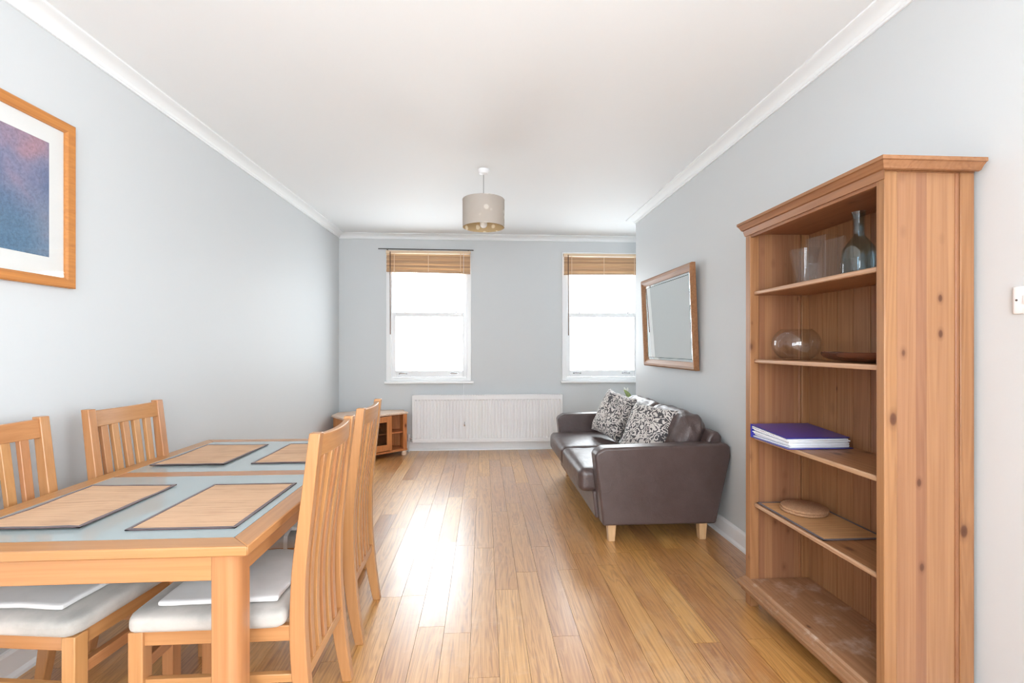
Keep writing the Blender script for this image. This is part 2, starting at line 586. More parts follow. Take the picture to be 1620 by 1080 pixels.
def add_tube(bm, pts, r, seg=8):
    pts = [Vector(p) for p in pts]
    prev = None
    rings = []
    for i, p in enumerate(pts):
        d = (pts[min(i + 1, len(pts) - 1)] - pts[max(i - 1, 0)]).normalized()
        if prev is None:
            u = d.orthogonal().normalized()
        else:
            u = (prev - d * prev.dot(d)).normalized()
        prev = u
        v = d.cross(u)
        rr = r[i] if isinstance(r, (list, tuple)) else r
        rings.append([bm.verts.new(p + (u * math.cos(2 * math.pi * k / seg) + v * math.sin(2 * math.pi * k / seg)) * rr) for k in range(seg)])
    for a, c in zip(rings, rings[1:]):
        for k in range(seg):
            bm.faces.new((a[k], a[(k + 1) % seg], c[(k + 1) % seg], c[k]))
    bm.faces.new(rings[0][::-1])
    bm.faces.new(rings[-1])

def tube(pts, r, seg=8):
    bm = bmesh.new()
    add_tube(bm, pts, r, seg)
    return bm

def softbox(hx, hy, hz, r, puff=(0, 0, 0), cuts=14, wr=0.0, wscale=8.0, seed=0.0, mat=None):
    """rounded, slightly inflated cushion centred on the origin, optionally wrinkled"""
    bm = bmesh.new()
    bmesh.ops.create_cube(bm, size=2)
    bmesh.ops.subdivide_edges(bm, edges=bm.edges[:], cuts=cuts, use_grid_fill=True)
    h = (hx, hy, hz)
    for v in bm.verts:
        q = [math.copysign(1 - (1 - abs(c)) ** 1.5, c) if abs(c) < 1 else c for c in v.co]
        p = Vector((q[i] * h[i] for i in range(3)))
        inn = Vector((max(-(h[i] - r), min(h[i] - r, p[i])) for i in range(3)))
        d = p - inn
        if d.length > 1e-6:
            p = inn + d.normalized() * r
        for i in range(3):
            j, k = (i + 1) % 3, (i + 2) % 3
            p[i] += puff[i] * q[i] * (1 - q[j] ** 2) * (1 - q[k] ** 2)
        v.co = p
    if wr:
        bm.normal_update()
        for v in bm.verts:
            s = v.co * wscale + Vector((seed, seed * 2, -seed))
            n = noise.noise(s) * 0.6 + noise.noise(s * 2.1) * 0.4
            v.co += v.normal * (wr * (1 - 2 * abs(n)))
    if mat is not None:
        bmesh.ops.transform(bm, matrix=mat, verts=bm.verts[:])
    return bm

def kids(o):
    return list(o.children)

def copy_tree(o, parent=None):
    c = o.copy()
    C.objects.link(c)
    if parent is not None:
        c.parent = parent
    for ch in kids(o):
        copy_tree(ch, c)
    return c

# ------------------------------------------------------------------ room shell
YB, ZC, XR, YF = 6.0, 2.70, 1.665, -1.5
def xl(y):                      # the left wall runs a touch out of square
    return -1.86 + (y - 1.8) * 0.0167

random.seed(4)
# floor: dark base with oak boards
fl = tag(obj('floor', prism_z([(xl(YF), YF), (2.4, YF), (2.4, YB), (xl(YB), YB)], -0.06, -0.012), M['subfloor'], smooth=False), kind='structure')
PW = 0.1222
x = -0.058 - 16 * PW
mesh_cache = {}
while x < 2.4 - 0.02:
    x0, x1 = x, min(x + PW, 2.4)
    # split a board where it crosses the right wall block
    ylim = YB if True else 0
    y = YF - random.uniform(0.05, 1.1)
    ystop = YB
    while y < ystop - 0.02:
        L = random.choice((0.95, 1.2, 1.45, 1.7))
        a, b_ = max(y, YF), min(y + L, ystop)
        y += L
        if b_ - a < 0.06:
            continue
        if x0 > XR + 0.0 and b_ < 5.1:
            continue            # under the solid wall block
        if x0 > XR and a < 5.1:
            a = 5.1
            if b_ - a < 0.06:
                continue
        xa = max(x0, xl((a + b_) / 2) + 0.0)
        key = (round(x1 - xa, 4), round(b_ - a, 4))
        g = 0.0007
        if key in mesh_cache:
            o = mesh_cache[key].copy()
            C.objects.link(o)
            o.location = Vector(((xa + x1) / 2, (a + b_) / 2, -0.006)) - W[fl]
        else:
            o = obj('floor_board', B((xa + g, x1 - g, a + g, b_ - g, -0.012, 0.0)), M['floor'], fl, smooth=False)
            mesh_cache[key] = o
    x += PW

tag(obj('ceiling', B((-2.1, 2.6, YF - 0.2, YB + 0.2, ZC, ZC + 0.12)), M['ceiling'], smooth=False), kind='structure')

# left wall
bm = prism_z([(xl(YF - 0.2) - 0.15, YF - 0.2), (xl(YF - 0.2), YF - 0.2), (xl(YB), YB), (xl(YB) - 0.15, YB)], -0.06, ZC)
tag(obj('wall_left', bm, M['wall'], smooth=False), kind='structure')
# right wall: a solid block that ends in an outer corner; alcove behind
tag(obj('wall_right', B((XR, 2.45, YF - 0.2, -1.2, -0.06, ZC), (XR, 2.45, 0.5, 5.1, -0.06, ZC), (XR, 2.45, -1.2, 0.5, -0.06, 0.7), (XR, 2.45, -1.2, 0.5, 2.4, ZC)), M['wall'], smooth=False), kind='structure')  # opening beside the viewer is added to let the side fill in
tag(obj('wall_alcove', B((2.4, 2.55, 5.1, YB, -0.06, ZC)), M['wall'], smooth=False), kind='structure')

def holed_wall(name, xa, xb, ya, yb, holes):
    bm = bmesh.new()
    xs = xa
    for (h0, h1, z0, z1) in holes:
        add_box(bm, xs, h0, ya, yb, -0.06, ZC)
        add_box(bm, h0, h1, ya, yb, -0.06, z0)
        add_box(bm, h0, h1, ya, yb, z1, ZC)
        xs = h1
    add_box(bm, xs, xb, ya, yb, -0.06, ZC)
    return tag(obj(name, bm, M['wall'], smooth=False), kind='structure')
WIN = [(-1.21, -0.155), (0.998, 2.055)]
holed_wall('wall_back', -2.0, 2.55, YB, YB + 0.2, [(a + 0.045, b - 0.045, 0.87, 2.46) for a, b in WIN])
holed_wall('wall_rear', -2.1, 2.45, YF - 0.2, YF, [(-1.2, 1.2, 0.6, 2.4)])  # opening added for the rear fill lamp

# cornice: cove profile given as (out from wall, down from ceiling)
COVE = [(0, 0.0), (0.085, 0.0), (0.085, 0.008), (0.076, 0.012)] + \
       [(0.076 - 0.062 * math.sin(t * P2), 0.012 + 0.036 * (1 - math.cos(t * P2))) for t in (0.25, 0.5, 0.75, 1.0)] + [(0.010, 0.050), (0.010, 0.060), (0, 0.060)]
SKIRT = [(0, 0.0), (0.030, 0.0), (0.028, 0.012), (0.018, 0.022), (0.016, 0.026), (0.016, 0.100), (0.010, 0.112), (0, 0.115)]
def run(name, prof, p0, p1, inward, m0=0, m1=0, ceil=True, mat='ceiling'):
    """profile swept from p0 to p1; inward is the unit vector away from the wall; m0/m1 push the mitre along the run"""
    p0, p1 = Vector((*p0, 0)), Vector((*p1, 0))
    d = (p1 - p0).normalized()
    n = Vector(inward)
    bm = bmesh.new()
    r0 = [(p0 + n * u + d * (-m0 * u)) + Vector((0, 0, (ZC - v) if ceil else v)) for u, v in prof]
    r1 = [(p1 + n * u + d * (m1 * u)) + Vector((0, 0, (ZC - v) if ceil else v)) for u, v in prof]
    add_prism(bm, r0, r1)
    return tag(obj(name, bm, M[mat], angle=25), kind='structure')
e = 0.001
run('trim_1', COVE, (xl(YF) + e, YF), (xl(YB) + e, YB), (1, 0, 0), -1, -1)
run('trim_2', COVE, (xl(YB), YB - e), (2.4, YB - e), (0, -1, 0), -1, -1)
run('trim_3', COVE, (XR - e, YF), (XR - e, 5.1), (-1, 0, 0), -1, 1)
run('trim_4', COVE, (XR, 5.1 + e), (2.4, 5.1 + e), (0, 1, 0), 1, -1)
run('trim_5', COVE, (2.4 - e, 5.1), (2.4 - e, YB), (-1, 0, 0), -1, -1)
run('baseboard_left', SKIRT, (xl(YF) + e, YF), (xl(YB) + e, YB), (1, 0, 0), -1, -1, False, 'gloss')
run('baseboard_back', SKIRT, (xl(YB), YB - e), (2.4, YB - e), (0, -1, 0), -1, -1, False, 'gloss')
run('baseboard_right', SKIRT, (XR - e, YF), (XR - e, 5.1), (-1, 0, 0), -1, 1, False, 'gloss')
run('baseboard_alcove', SKIRT, (XR, 5.1 + e), (2.4, 5.1 + e), (0, 1, 0), 1, -1, False, 'gloss')

# ------------------------------------------------------------------ sash windows
def ring_frame(bm, x0, x1, z0, z1, wl, wr, wb, wt, y0, y1):
    add_box(bm, x0, x0 + wl, y0, y1, z0, z1)
    add_box(bm, x1 - wr, x1, y0, y1, z0, z1)
    add_box(bm, x0 + wl, x1 - wr, y0, y1, z0, z0 + wb)
    add_box(bm, x0 + wl, x1 - wr, y0, y1, z1 - wt, z1)

def sash_window(i, x0, x1):
    r = tag(empty('window_%d' % i, ((x0 + x1) / 2, YB, 0.84)), kind='structure')
    bm = bmesh.new()
    # architrave on the wall face
    add_box(bm, x0, x0 + 0.055, YB - 0.018, YB, 0.868, 2.50)
    add_box(bm, x1 - 0.055, x1, YB - 0.018, YB, 0.868, 2.50)
    add_box(bm, x0 + 0.055, x1 - 0.055, YB - 0.018, YB, 2.445, 2.50)
    obj('architrave', bm, M['gloss'], r, bevel=0.004)
    bm = bmesh.new()
    # box lining with a staff bead
    ring_frame(bm, x0 + 0.045, x1 - 0.045, 0.87, 2.46, 0.012, 0.012, 0.035, 0.012, YB, YB + 0.15)
    ring_frame(bm, x0 + 0.057, x1 - 0.057, 0.905, 2.448, 0.016, 0.016, 0.010, 0.016, YB, YB + 0.018)
    obj('window_frame', bm, M['gloss'], r, bevel=0.002)
    bm = B((x0 - 0.018, x1 + 0.030, YB - 0.05, YB, 0.838, 0.866), (x0, x1, YB - 0.014, YB, 0.866, 0.90))
    obj('window_sill', bm, M['gloss'], r, bevel=0.006, seg=3)
    # lower sash (inner) and upper sash (outer)
    for k, (z0, z1, y0, wb, wt) in enumerate(((0.915, 1.728, YB + 0.02, 0.078, 0.048), (1.685, 2.445, YB + 0.066, 0.04, 0.05))):
        bm = bmesh.new()
        a, c = x0 + 0.068, x1 - 0.068
        ring_frame(bm, a, c, z0, z1, 0.042, 0.042, wb, wt, y0, y0 + 0.042)
        s = obj('sash', bm, M['gloss'], r, bevel=0.004)
        obj('pane', B((a + 0.042, c - 0.042, y0 + 0.02, y0 + 0.024, z0 + wb, z1 - wt)), M['pane'], s, smooth=False)
        for px in (x0 + 0.20, x1 - 0.22):
            if k == 0:
                # sash lift: a bar on two feet
                bm = tube([(px - 0.045, y0 - 0.004, z0 + 0.046), (px - 0.036, y0 - 0.018, z0 + 0.050), (px + 0.036, y0 - 0.018, z0 + 0.050), (px + 0.045, y0 - 0.004, z0 + 0.046)], 0.006, 8)
                add_box(bm, px - 0.052, px - 0.036, y0 - 0.004, y0 + 0.002, z0 + 0.036, z0 + 0.056)
                add_box(bm, px + 0.036, px + 0.052, y0 - 0.004, y0 + 0.002, z0 + 0.036, z0 + 0.056)
                obj('sash_lift', bm, M['chrome'], s)
                # fastener on the meeting rail
                bm = lathe([(0.016, z1), (0.016, z1 + 0.006), (0.008, z1 + 0.010), (0.008, z1 + 0.022), (0.0, z1 + 0.024)], px + 0.03, y0 + 0.02, 12)
                add_box(bm, px + 0.005, px + 0.062, y0 + 0.014, y0 + 0.026, z1 + 0.012, z1 + 0.020)
                obj('sash_fastener', bm, M['chrome'], s)
    return r
for i, (a, c) in enumerate(WIN):
    sash_window(i + 1, a, c)
# unseen window behind the viewer, added to go with the rear fill lamp
r = tag(empty('window_3', (0, YF, 0.6)), kind='structure')
bm = bmesh.new()
ring_frame(bm, -1.2, 1.2, 0.6, 2.4, 0.06, 0.06, 0.06, 0.06, YF - 0.12, YF - 0.06)
add_box(bm, -0.03, 0.03, YF - 0.12, YF - 0.06, 0.66, 2.34)
obj('window_frame', bm, M['gloss'], r, bevel=0.004)

# unseen window in the right wall, added for the side fill lamp
r = tag(empty('window_4', (XR, -0.35, 0.7)), kind='structure')
bm = bmesh.new()
for (ya, yb, za, zb) in ((-1.2, -1.14, 0.7, 2.4), (0.44, 0.5, 0.7, 2.4), (-1.14, 0.44, 0.7, 0.76), (-1.14, 0.44, 2.34, 2.4)):
    add_box(bm, XR + 0.02, XR + 0.08, ya, yb, za, zb)
obj('window_frame', bm, M['gloss'], r, bevel=0.004)

# ------------------------------------------------------------------ blinds
def blind(x0, x1, ztop, zbot, slope, wandz, label, cord=False):
    y0, y1 = YB - 0.058, YB - 0.022
    t = thing('wooden_blind', label, 'blind', ((x0 + x1) / 2, YB - 0.03, ztop), 'raised wooden blinds')
    obj('head_rail', B((x0, x1, y0 + 0.004, y1, ztop - 0.035, ztop)), M['rail_wood'], t, bevel=0.003)
    n = 11
    zt = ztop - 0.045
    H = (zt - zbot) / n
    for k in range(n):
        zc = zt - H * (k + 0.5)
        dz = slope * (k + 1) / n
        off = 0.004 * math.sin(k * 2.3)
        bm = bmesh.new()
        th = 0.0025
        # slat tipped so that its lower edge comes forward
        rng = [(y0 + 0.006 + off, zc - H * 0.66), (y0 + 0.006 + off + th, zc - H * 0.68), (y0 + 0.016 + off, zc + H * 0.62), (y0 + 0.016 + off - th, zc + H * 0.66)]
        add_prism(bm, [(x0 + 0.006, y, z) for y, z in rng], [(x1 - 0.006, y, z + dz) for y, z in rng])
        obj('slat', bm, M['blind'], t, smooth=False)
    bm = bmesh.new()
    add_prism(bm, [(x0 + 0.006, y, z) for y, z in ((y0, zbot - 0.014), (y1, zbot - 0.014), (y1, zbot), (y0, zbot))],
              [(x1 - 0.006, y, z + slope) for y, z in ((y0, zbot - 0.014), (y1, zbot - 0.014), (y1, zbot), (y0, zbot))])
    obj('bottom_rail', bm, M['blind'], t, bevel=0.002)
    for fx in (0.10, 0.5, 0.88):
        xx = x0 + (x1 - x0) * fx
        obj('ladder_cord', B((xx - 0.004, xx + 0.004, y0 - 0.003, y0 + 0.001, zbot - 0.01, ztop - 0.03)), M['rail_wood'], t, smooth=False)
    obj('tilt_wand', tube([(x0 + 0.055, y0 - 0.012, ztop - 0.02), (x0 + 0.058, y0 - 0.016, wandz)], 0.0055, 8), M['dark_brown'], t)
    if cord:
        xc = x1 - 0.085
        pts = [(xc, y0 - 0.006, ztop - 0.03), (xc, y0 - 0.010, 1.6), (xc, YB - 0.068, 0.86), (xc, YB - 0.135, 0.66), (xc - 0.035, YB - 0.138, 0.58), (xc - 0.03, YB - 0.138, 0.55), (xc + 0.01, YB - 0.137, 0.46), (xc + 0.015, YB - 0.137, 0.37)]
        o = obj('pull_cord', tube(pts, 0.0018, 6), M['plastic'], t)
        obj('tassel', lathe([(0.003, 0.375), (0.007, 0.36), (0.011, 0.325), (0.010, 0.32), (0.0, 0.32)], xc + 0.015, YB - 0.137, 10), M['chrome'], o)
    return t
blind(-1.206, -0.162, 2.492, 2.240, -0.018, 1.45, 'wooden slat blind drawn up on the window above the radiator left half', True)
blind(1.012, 2.045, 2.478, 2.222, 0.010, 1.44, 'wooden slat blind drawn up on the window beside the wall corner')
t = thing('curtain_rod', 'thin grey metal rod above the blind of the fully visible window', 'rod', (-0.72, YB - 0.05, 2.507))
obj('rod', tube([(-1.30, YB - 0.05, 2.510), (-0.125, YB - 0.05, 2.504)], 0.006, 8), M['dark_metal'], t)
for xx in (-1.19, -0.19):
    obj('bracket', B((xx - 0.006, xx + 0.006, YB - 0.056, YB, 2.496, 2.502)), M['dark_metal'], t)

# ------------------------------------------------------------------ radiator
RX0, RX1, RZ0, RZ1, RY = -0.872, 0.985, 0.117, 0.700, 5.885
t = thing('radiator', 'long white ribbed panel radiator under the windows', 'radiator', ((RX0 + RX1) / 2, 5.95, RZ0))
bm = bmesh.new()
nr = 46
zs = [RZ0, RZ0 + 0.045, RZ0 + 0.058, RZ1 - 0.068, RZ1 - 0.055, RZ1 - 0.02]
cols = []
pitch = (RX1 - RX0 - 0.04) / nr
xs = [(RX0, 0)]
for k in range(nr):
    a = RX0 + 0.02 + k * pitch
    xs += [(a + 0.10 * pitch, 0), (a + 0.28 * pitch, 1), (a + 0.72 * pitch, 1), (a + 0.90 * pitch, 0)]
xs.append((RX1, 0))
for xx, rib in xs:
    c = []
    for j, z in enumerate(zs):
        on = rib and j in (2, 3)
        c.append(bm.verts.new((xx, RY + (0.010 if on else 0.0), z)))
    cols.append(c)
for a, c in zip(cols, cols[1:]):
    for j in range(len(zs) - 1):
        bm.faces.new((a[j], c[j], c[j + 1], a[j + 1]))
back = [[bm.verts.new((xx, RY + 0.016, z)) for z in (zs[0], zs[-1])] for xx in (RX0, RX1)]
bm.faces.new((back[0][0], back[0][1], back[1][1], back[1][0]))
obj('front_panel', bm, M['radiator'], t, angle=30)
obj('rear_panel', B((RX0 + 0.01, RX1 - 0.01, 5.955, 5.97, RZ0 + 0.01, RZ1 - 0.02)), M['radiator'], t)
for k, xx in enumerate((RX0 - 0.004, RX1)):
    obj('side_cover', B((xx, xx + 0.004, RY, 5.972, RZ0 + 0.02, RZ1)), M['radiator'], t, bevel=0.001)
bm = bmesh.new()
for k in range(60):
    xx = RX0 + (RX1 - RX0) * k / 60
    add_box(bm, xx + 0.002, xx + 0.012, RY + 0.012, 5.96, RZ1 - 0.008, RZ1 - 0.002)
add_box(bm, RX0, RX1, RY - 0.001, RY + 0.012, RZ1 - 0.03, RZ1)
add_box(bm, RX0, RX1, 5.96, 5.972, RZ1 - 0.03, RZ1)
obj('top_grille', bm, M['radiator'], t, smooth=False)
for xx in (RX0, RX1):
    s = -1 if xx < 0 else 1
    v = obj('valve', tube([(xx, 5.93, RZ0 + 0.05), (xx + s * 0.05, 5.93, RZ0 + 0.05)], 0.010, 10), M['chrome'], t)
    obj('valve_cap', lathe([(0.012, RZ0 + 0.035), (0.013, RZ0 + 0.09), (0.010, RZ0 + 0.098), (0, RZ0 + 0.10)], xx + s * 0.05, 5.93, 12), M['plastic'], v)
    obj('pipe', tube([(xx + s * 0.05, 5.93, RZ0 + 0.05), (xx + s * 0.05, 5.93, 0.0)], 0.008, 8), M['plastic'], t)
for xx in (RX0 + 0.3, RX1 - 0.3):
    obj('bracket', B((xx - 0.015, xx + 0.015, 5.97, 5.982, RZ0 + 0.05, RZ1 - 0.08)), M['radiator'], t)

# ------------------------------------------------------------------ pendant lamp
LX, LY = 0.0, 3.76
t = thing('pendant_lamp', 'cream embroidered drum pendant lamp hanging from the ceiling', 'lamp', (LX, LY, ZC))
obj('ceiling_rose', lathe([(0.0, ZC), (0.046, ZC), (0.046, ZC - 0.012), (0.034, ZC - 0.034), (0.012, ZC - 0.042), (0, ZC - 0.042)], LX, LY, 28), M['plastic'], t)
obj('cord', tube([(LX, LY, ZC - 0.04), (LX, LY, 2.37)], 0.0035, 8), M['chrome'], t)
R = 0.166
bm = bmesh.new()
add_lathe(bm, [(R, 2.243), (R, 2.458)], LX, LY, 56, caps=False)
sh = obj('shade', bm, M['shade'], t)
bm = bmesh.new()
add_lathe(bm, [(R - 0.003, 2.243), (R - 0.003, 2.458)], LX, LY, 56, caps=False)
obj('lining', bm, M['shade_in'], sh)
for z in (2.243, 2.458):
    bm = bmesh.new()
    add_tube(bm, [(LX + (R - 0.001) * math.cos(a * math.pi / 24), LY + (R - 0.001) * math.sin(a * math.pi / 24), z) for a in range(49)], 0.0025, 6)
    obj('rim', bm, M['shade'], sh)
bm = bmesh.new()
for a in range(3):
    an = a * 2 * math.pi / 3 + 0.4
    add_tube(bm, [(LX + 0.02 * math.cos(an), LY + 0.02 * math.sin(an), 2.375), (LX + R * math.cos(an), LY + R * math.sin(an), 2.45)], 0.002, 6)
add_tube(bm, [(LX + 0.021 * math.cos(a * math.pi / 8), LY + 0.021 * math.sin(a * math.pi / 8), 2.375) for a in range(17)], 0.002, 6)
obj('shade_carrier', bm, M['plastic'], sh)
obj('lamp_holder', lathe([(0, 2.40), (0.018, 2.395), (0.019, 2.33), (0.015, 2.325), (0, 2.325)], LX, LY, 16), M['plastic'], t)
obj('bulb', lathe([(0.012, 2.328), (0.014, 2.312), (0.026, 2.290), (0.030, 2.270), (0.026, 2.252), (0.014, 2.241), (0, 2.238)], LX, LY, 20), M['bulb'], t)

# ------------------------------------------------------------------ framed picture on the left wall
def picture():
    py0, py1, pz0, pz1 = 1.18, 2.245, 1.558, 2.284
    xw = xl((py0 + py1) / 2) + 0.001
    t = thing('framed_picture', 'oak framed hazy blue and rose print on the left wall', 'picture', (xw, (py0 + py1) / 2, pz0))
    x0 = xw
    bm = bmesh.new()
    fw = 0.043
    prof = [(0, 0.0), (0, 0.022), (0.006, 0.026), (0.034, 0.020), (fw, 0.014), (fw, 0.0)]
    rings = []
    for (cy, cz, sy, sz) in ((py0, pz0, 1, 1), (py1, pz0, -1, 1), (py1, pz1, -1, -1), (py0, pz1, 1, -1)):
        rings.append([bm.verts.new((x0 + d, cy + sy * u, cz + sz * u)) for u, d in prof])
    for i in range(4):
        a, c = rings[i], rings[(i + 1) % 4]
        for k in range(len(prof)):
            k2 = (k + 1) % len(prof)
            bm.faces.new((a[k], c[k], c[k2], a[k2]))
    obj('frame', bm, M['oakframeY'], t, angle=20)
    obj('mount', B((x0 + 0.002, x0 + 0.006, py0 + 0.03, py1 - 0.03, pz0 + 0.03, pz1 - 0.03)), M['mat_board'], t, smooth=False)
    obj('print', B((x0 + 0.006, x0 + 0.007, py0 + 0.118, py1 - 0.112, pz0 + 0.122, pz1 - 0.118)), M['art'], t, smooth=False)
    obj('glass', B((x0 + 0.010, x0 + 0.012, py0 + 0.038, py1 - 0.038, pz0 + 0.038, pz1 - 0.038)), M['pic_glass'], t, smooth=False)
    t.rotation_euler = (0, 0, -math.atan(0.0167))       # follows the wall
picture()

# ------------------------------------------------------------------ mirror on the right wall
def mirror():
    y0, y1, z0, z1 = 3.545, 4.665, 1.114, 1.952
    t = thing('wall_mirror', 'pine framed rectangular mirror hanging above the sofa', 'mirror', (1.660, (y0 + y1) / 2, z0))
    X0 = 1.655
    fw = 0.062
    prof = [(0, 0.0), (0, 0.030), (0.012, 0.040), (0.030, 0.038), (0.048, 0.026), (fw, 0.020), (fw, 0.0)]
    bm = bmesh.new()
    rings = []
    for (cy, cz, sy, sz) in ((y0, z0, 1, 1), (y1, z0, -1, 1), (y1, z1, -1, -1), (y0, z1, 1, -1)):
        rings.append([bm.verts.new((X0 - d, cy + sy * u, cz + sz * u)) for u, d in prof])
    for i in range(4):
        a, c = rings[i], rings[(i + 1) % 4]
        for k in range(len(prof)):
            k2 = (k + 1) % len(prof)
            bm.faces.new((a[k], c[k], c[k2], a[k2]))
    obj('frame', bm, M['pineY'], t, angle=20)
    gy0, gy1, gz0, gz1 = y0 + 0.055, y1 - 0.055, z0 + 0.055, z1 - 0.055
    bv = 0.03
    g = obj('mirror_glass', B((X0 - 0.016, X0 - 0.010, gy0 + bv, gy1 - bv, gz0 + bv, gz1 - bv)), M['mirror'], t, smooth=False)
    bm = bmesh.new()
    o_ = [bm.verts.new((X0 - 0.0125, y, z)) for y, z in ((gy0, gz0), (gy1, gz0), (gy1, gz1), (gy0, gz1))]
    i_ = [bm.verts.new((X0 - 0.016, y, z)) for y, z in ((gy0 + bv, gz0 + bv), (gy1 - bv, gz0 + bv), (gy1 - bv, gz1 - bv), (gy0 + bv, gz1 - bv))]
    for k in range(4):
        bm.faces.new((o_[k], o_[(k + 1) % 4], i_[(k + 1) % 4], i_[k]))
    obj('bevel', bm, M['mirror'], g, smooth=False)
    bm = bmesh.new()
    q = 0.0018
    ring_pts = ((gy0 + bv, gz0 + bv), (gy1 - bv, gz0 + bv), (gy1 - bv, gz1 - bv), (gy0 + bv, gz1 - bv))
    for k in range(4):
        (ya, za), (yb, zb) = ring_pts[k], ring_pts[(k + 1) % 4]
        add_box(bm, X0 - 0.0168, X0 - 0.0158, min(ya, yb) - q, max(ya, yb) + q, min(za, zb) - q, max(za, zb) + q)
    obj('bevel_line', bm, M['mirror_line'], g, smooth=False)
    t.rotation_euler = (0, -math.radians(2.3), math.radians(0.75))
    t.location.x = 1.652
mirror()

# ------------------------------------------------------------------ light switch
t = thing('light_switch', 'white plastic light switch plate right of the bookcase', 'switch', (XR, 1.348, 1.444))
obj('plate', softbox(0.005, 0.043, 0.043, 0.0045, cuts=6, mat=Matrix.Translation((XR - 0.005, 1.348, 1.444))), M['plastic'], t)
obj('rocker', B((XR - 0.013, XR - 0.008, 1.337, 1.359, 1.430, 1.458)), M['plastic'], t, bevel=0.002)
for yy in (1.378, 1.318):
    obj('screw', tube([(XR - 0.008, yy, 1.444), (XR - 0.0112, yy, 1.444)], 0.0032, 10), M['dark_metal'], t)

# ------------------------------------------------------------------ corner television cabinet
def tv_cabinet():
    P = [(-0.905, 5.765), (-0.985, 5.865), (-0.985, 5.955), (-1.40, 5.955), (-1.735, 5.76), (-1.735, 5.53), (-1.52, 5.255)]
    t = thing('corner_cabinet', 'low pine corner cabinet with glass doors beside the radiator', 'cabinet', (-1.3, 5.65, 0))
    ct = Vector((sum(p[0] for p in P) / 7, sum(p[1] for p in P) / 7))
    def inset(k):
        return [((Vector(p) - ct) * k + ct).to_tuple() for p in P]
    tp = prism_z(inset(1.0), 0.492, 0.517)
    obj('top', tp, M['cab_top'], t, bevel=0.006)
    obj('base_board', prism_z(inset(0.985), 0.055, 0.082), M['cabX'], t, bevel=0.006)
    Q = inset(0.955)
    def wall(name, a, c, z0, z1, th=0.018, mat='cabZ'):
        a, c = Vector(a), Vector(c)
        d = (c - a).normalized()
        n = Vector((-d.y, d.x))
        if (ct - a).dot(n) < 0:
            n = -n
        pts = [a, c, c + n * th, a + n * th]
        return obj(name, prism_z([p.to_tuple() for p in pts], z0, z1), M[mat], t, smooth=False)
    wall('side_panel', Q[0], Q[1], 0.082, 0.492)
    wall('side_panel', Q[5], Q[6], 0.082, 0.492)
    wall('back_panel', Q[1], Q[2], 0.082, 0.492)
    wall('back_panel', Q[2], Q[3], 0.082, 0.492)
    wall('back_panel', Q[3], Q[4], 0.082, 0.492)
    wall('back_panel', Q[4], Q[5], 0.082, 0.492)
    obj('shelf', prism_z(inset(0.90), 0.272, 0.288), M['cabX'], t)
    # face frame laid along the front edge
    a, c = Vector(Q[6]), Vector(Q[0])
    L = (c - a).length
    d = (c - a).normalized()
    n = Vector((d.y, -d.x))
    if (ct - a).dot(n) > 0:
        n = -n
    def fbox(u0, u1, z0, z1, o0, o1):
        pts = [a + d * u0 + n * o0, a + d * u1 + n * o0, a + d * u1 + n * o1, a + d * u0 + n * o1]
        return prism_z([p.to_tuple() for p in pts], z0, z1)
    for u0, u1 in ((0, 0.05), (L - 0.05, L)):
        obj('post', fbox(u0, u1, 0.082, 0.492, -0.015, 0.012), M['cabZ'], t, bevel=0.004)
    div = L - 0.222
    obj('divider', fbox(div, div + 0.018, 0.082, 0.492, -0.22, 0.004), M['cabZ'], t)
    mid = (0.05 + div) / 2
    for k, (u0, u1) in enumerate(((0.052, mid - 0.001), (mid + 0.001, div + 0.016))):
        dr = empty('door', (a + d * (u0 + u1) / 2).to_3d() + Vector((0, 0, 0.29)))
        dr.parent = t
        dr.location = W[dr] - W[t]
        bm = bmesh.new()
        for (p, q, z0, z1) in ((u0, u0 + 0.060, 0.092, 0.486), (u1 - 0.064, u1, 0.092, 0.486), (u0 + 0.060, u1 - 0.064, 0.092, 0.162), (u0 + 0.060, u1 - 0.064, 0.422, 0.486)):
            pts = [a + d * p + n * 0.006, a + d * q + n * 0.006, a + d * q + n * 0.026, a + d * p + n * 0.026]
            add_prism(bm, [(v.x, v.y, z0) for v in pts], [(v.x, v.y, z1) for v in pts])
        obj('door_frame', bm, M['cabZ'], dr, bevel=0.002)
        obj('door_glass', fbox(u0 + 0.05, u1 - 0.05, 0.15, 0.43, 0.012, 0.015), M['cab_glass'], dr, smooth=False)
        ku = u1 - 0.028 if k == 0 else u0 + 0.028
        kp = (a + d * ku + n * 0.026).to_3d() + Vector((0, 0, 0.27))
        obj('knob', tube([kp, kp + n.to_3d() * 0.012, kp + n.to_3d() * 0.018, kp + n.to_3d() * 0.030, kp + n.to_3d() * 0.036], [0.008, 0.008, 0.016, 0.017, 0.008], 14), M['rail_wood'], dr)
    for p in (inset(0.88)[0], inset(0.88)[6], inset(0.9)[5], inset(0.9)[3]):
        obj('foot', lathe([(0, 0), (0.024, 0), (0.032, 0.015), (0.033, 0.035), (0.026, 0.055), (0, 0.055)], p[0], p[1], 18), M['cab_top'], t)
tv_cabinet()

